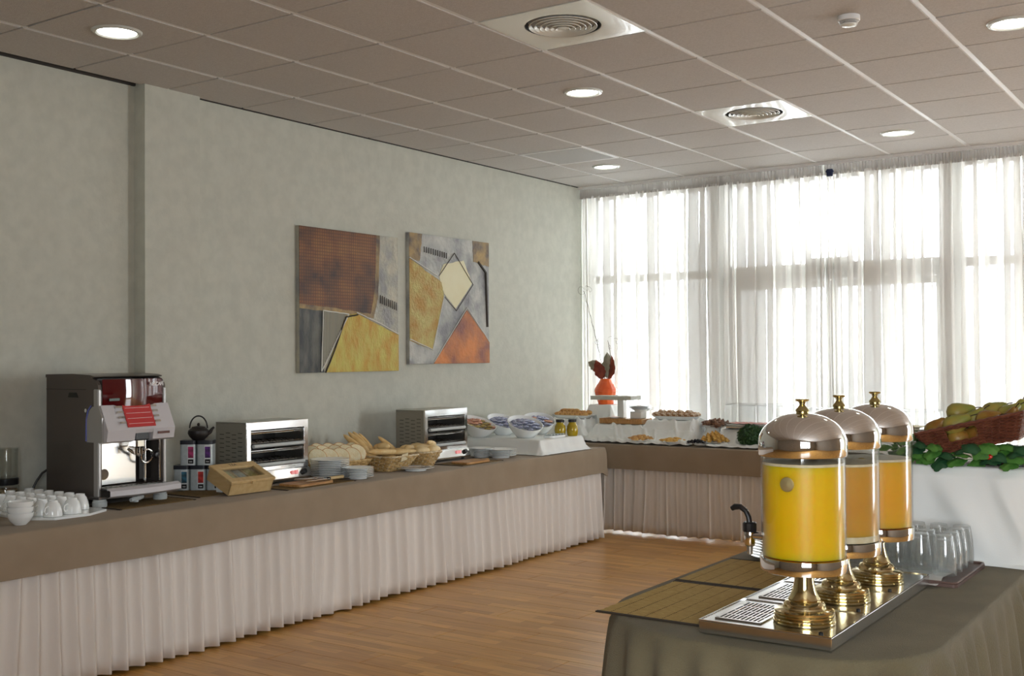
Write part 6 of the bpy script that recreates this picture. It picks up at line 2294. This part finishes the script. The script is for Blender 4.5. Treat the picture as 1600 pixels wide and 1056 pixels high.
PR = [('brown russet pear at the left end of the basket', 'pear', (-0.130, -0.03, 0.085), (0.4, 0.75, 0.0), 1.08),
      ('green yellow pear lying near the front, right of the left brown one', 'peargreen', (-0.055, -0.055, 0.090), (0.2, 1.0, 0.3), 1.1),
      ('large yellow brown pear on top of the pile', 'peargreen', (-0.050, 0.045, 0.130), (-0.2, 1.25, 0.1), 1.1),
      ('small green pear between the top pear and the middle', 'peargreen', (0.010, -0.02, 0.095), (0.5, 0.6, 0.5), 0.95),
      ('brown pear in the middle of the front rim', 'pear', (0.060, -0.060, 0.085), (0.1, 1.2, -0.4), 1.05),
      ('pale green pear behind the middle brown one', 'peargreen', (0.070, 0.04, 0.108), (-0.2, 1.1, 0.5), 1.05),
      ('yellow green pear near the right rear of the basket', 'peargreen', (0.120, 0.02, 0.088), (0.2, 0.9, 0.9), 1.0),
      ('brown green pear by the right front corner', 'pear', (0.140, -0.05, 0.070), (0.3, 0.6, -0.5), 0.95),
      ('pear at the right rear corner with its stalk up', 'peargreen', (0.150, 0.07, 0.082), (0.1, 0.3, 0.5), 0.95),
      ('brown pear low behind the handle hole, left', 'pear', (-0.055, -0.055, 0.040), (0.2, 1.4, 0.4), 1.0),
      ('brown pear low behind the handle hole, right', 'pear', (0.015, -0.055, 0.036), (0.1, 1.4, 2.8), 1.0),
      ('brown pear at the rear left of the basket', 'pear', (-0.115, 0.065, 0.078), (0.5, 0.5, 1.2), 1.0),
      ('green pear low in the middle of the basket', 'peargreen', (0.01, 0.05, 0.045), (0.5, 1.5, 1.2), 1.0)]
for lb, mt_, p, r_, s_ in PR:
    pear(lb, mt_, inb(*p), r_, s_)
sb = thing('steel_bowl', 'upturned grey steel bowl propping the right side of the pear basket', 'bowl', (-0.800, 4.43, ZT + 0.346))
obj('bowl', M().lathe([(0.0, 0.062), (0.045, 0.060), (0.07, 0.05), (0.088, 0.025), (0.092, 0.0), (0.089, 0.0), (0.085, 0.024)], 36, cap=False), MT['steelbowl'], sb)
sb.scale = (1.2, 1.2, 1.08)


def lobed_leaf(L, W, seed, curl):
    vs, fs = [], []
    N = 26
    c0 = (0, 0, 0)
    pts = []
    for k in range(N):
        u = k / (N - 1)
        a = PI * 2 * u
        # lobed outline
        r_ = 1 + 0.30 * math.cos(5 * a) + 0.10 * math.cos(11 * a + seed)
        pts.append((0.5 * L - 0.5 * L * math.cos(a) * (0.72 + 0.28 * r_), 0.5 * W * math.sin(a) * (0.55 + 0.45 * r_)))
    n = len(pts)
    ctr = (L * 0.5, 0.0)
    rings = [0.0, 0.5, 1.0]

    def Zf(x, y):
        return curl * math.sin(PI * min(1, max(0, x / L))) - 0.35 * abs(y) + 0.006 * nz(x * 30, y * 30, seed)
    for sgn in (0, 1):
        b = len(vs)
        vs.append((ctr[0], ctr[1], Zf(*ctr) - 0.0012 * sgn))
        for r_ in (0.5, 1.0):
            for (x, y) in pts:
                xx = ctr[0] + (x - ctr[0]) * r_
                yy = ctr[1] + (y - ctr[1]) * r_
                vs.append((xx, yy, Zf(xx, yy) - 0.0012 * sgn))
        for k in range(n):
            j = (k + 1) % n
            f = [(b, b + 1 + k, b + 1 + j), (b + 1 + k, b + 1 + n + k, b + 1 + n + j, b + 1 + j)]
            fs += [tuple(reversed(q)) for q in f] if sgn == 0 else f
    m = M().add(vs, fs)
    m.tube([(-0.03, 0, -0.004), (0, 0, 0.002), (L * 0.5, 0, Zf(L * 0.5, 0) + 0.0012)], 0.0012, 4)
    return m


lm = [obj('garland_leaf', lobed_leaf(0.085, 0.062, k * 1.7, 0.014), MT['leaf' if k % 2 == 0 else 'leafdark']) for k in range(2)]
done = [False, False]
ZL = ZT + 0.353
LS = []
for k in range(36):
    x_ = -1.215 + 0.0146 * k + 0.012 * nz(k, 3)
    y_ = 4.275 + 0.05 * nz(k, 5) + (0.03 if k % 3 == 0 else 0)
    LS.append((x_, y_ - 0.012, ZL + 0.012 + 0.018 * (k % 4), (-0.5 if k % 2 else PI + 0.5) + 1.3 * nz(k * 1.7, 9)))
for k, (x_, y_, z_, a) in enumerate(LS):
    i = 0 if k % 3 != 1 else 1
    if not done[i]:
        o = lm[i]
        done[i] = True
    else:
        o = lm[i].copy()
        COL.objects.link(o)
    o.location = (x_, y_, z_)
    o.rotation_euler = (Matrix.Rotation(0.55 + 0.9 * nz(k * 1.9, 2), 3, 'X') @ Matrix.Rotation(a, 3, 'Z') @ Matrix.Rotation(0.4 * nz(k, 4), 3, 'Y')).to_euler()
    o.scale = (0.85 + 0.4 * nz(k, 6),) * 3
    tag(o, ['bright green lobed leaf of the garland below the pear basket', 'dark green lobed leaf of the garland below the pear basket'][i], 'leaf', ['bright garland leaves', 'dark garland leaves'][i])
gs = thing('herb_sprig', 'bushy green sprig left of the pear basket', 'plant', (-1.165, 4.40, ZT + 0.346))
obj('stems', M().tube([(0, 0, 0), (0.01, 0, 0.05), (0.015, 0.01, 0.10)], 0.002, 5).tube([(0, 0, 0), (-0.02, 0.0, 0.05), (-0.03, 0.01, 0.09)], 0.002, 5), MT['stalk'], gs)
o = obj('small_leaves', leaf_cluster(0.052, 420, 0.020, 9, (0, 0, 0.055), 1.0), MT['leaf'], gs, smooth=False)
o['kind'] = 'stuff'
ry = obj('red_berry', M().blob((0, 0, 0), (0.016, 0.016, 0.014), 14, 10), MT['berry'])
ry.location = (-0.842, 4.262, ZT + 0.380)
tag(ry, 'small red tomato between the leaves under the pear basket', 'tomato')
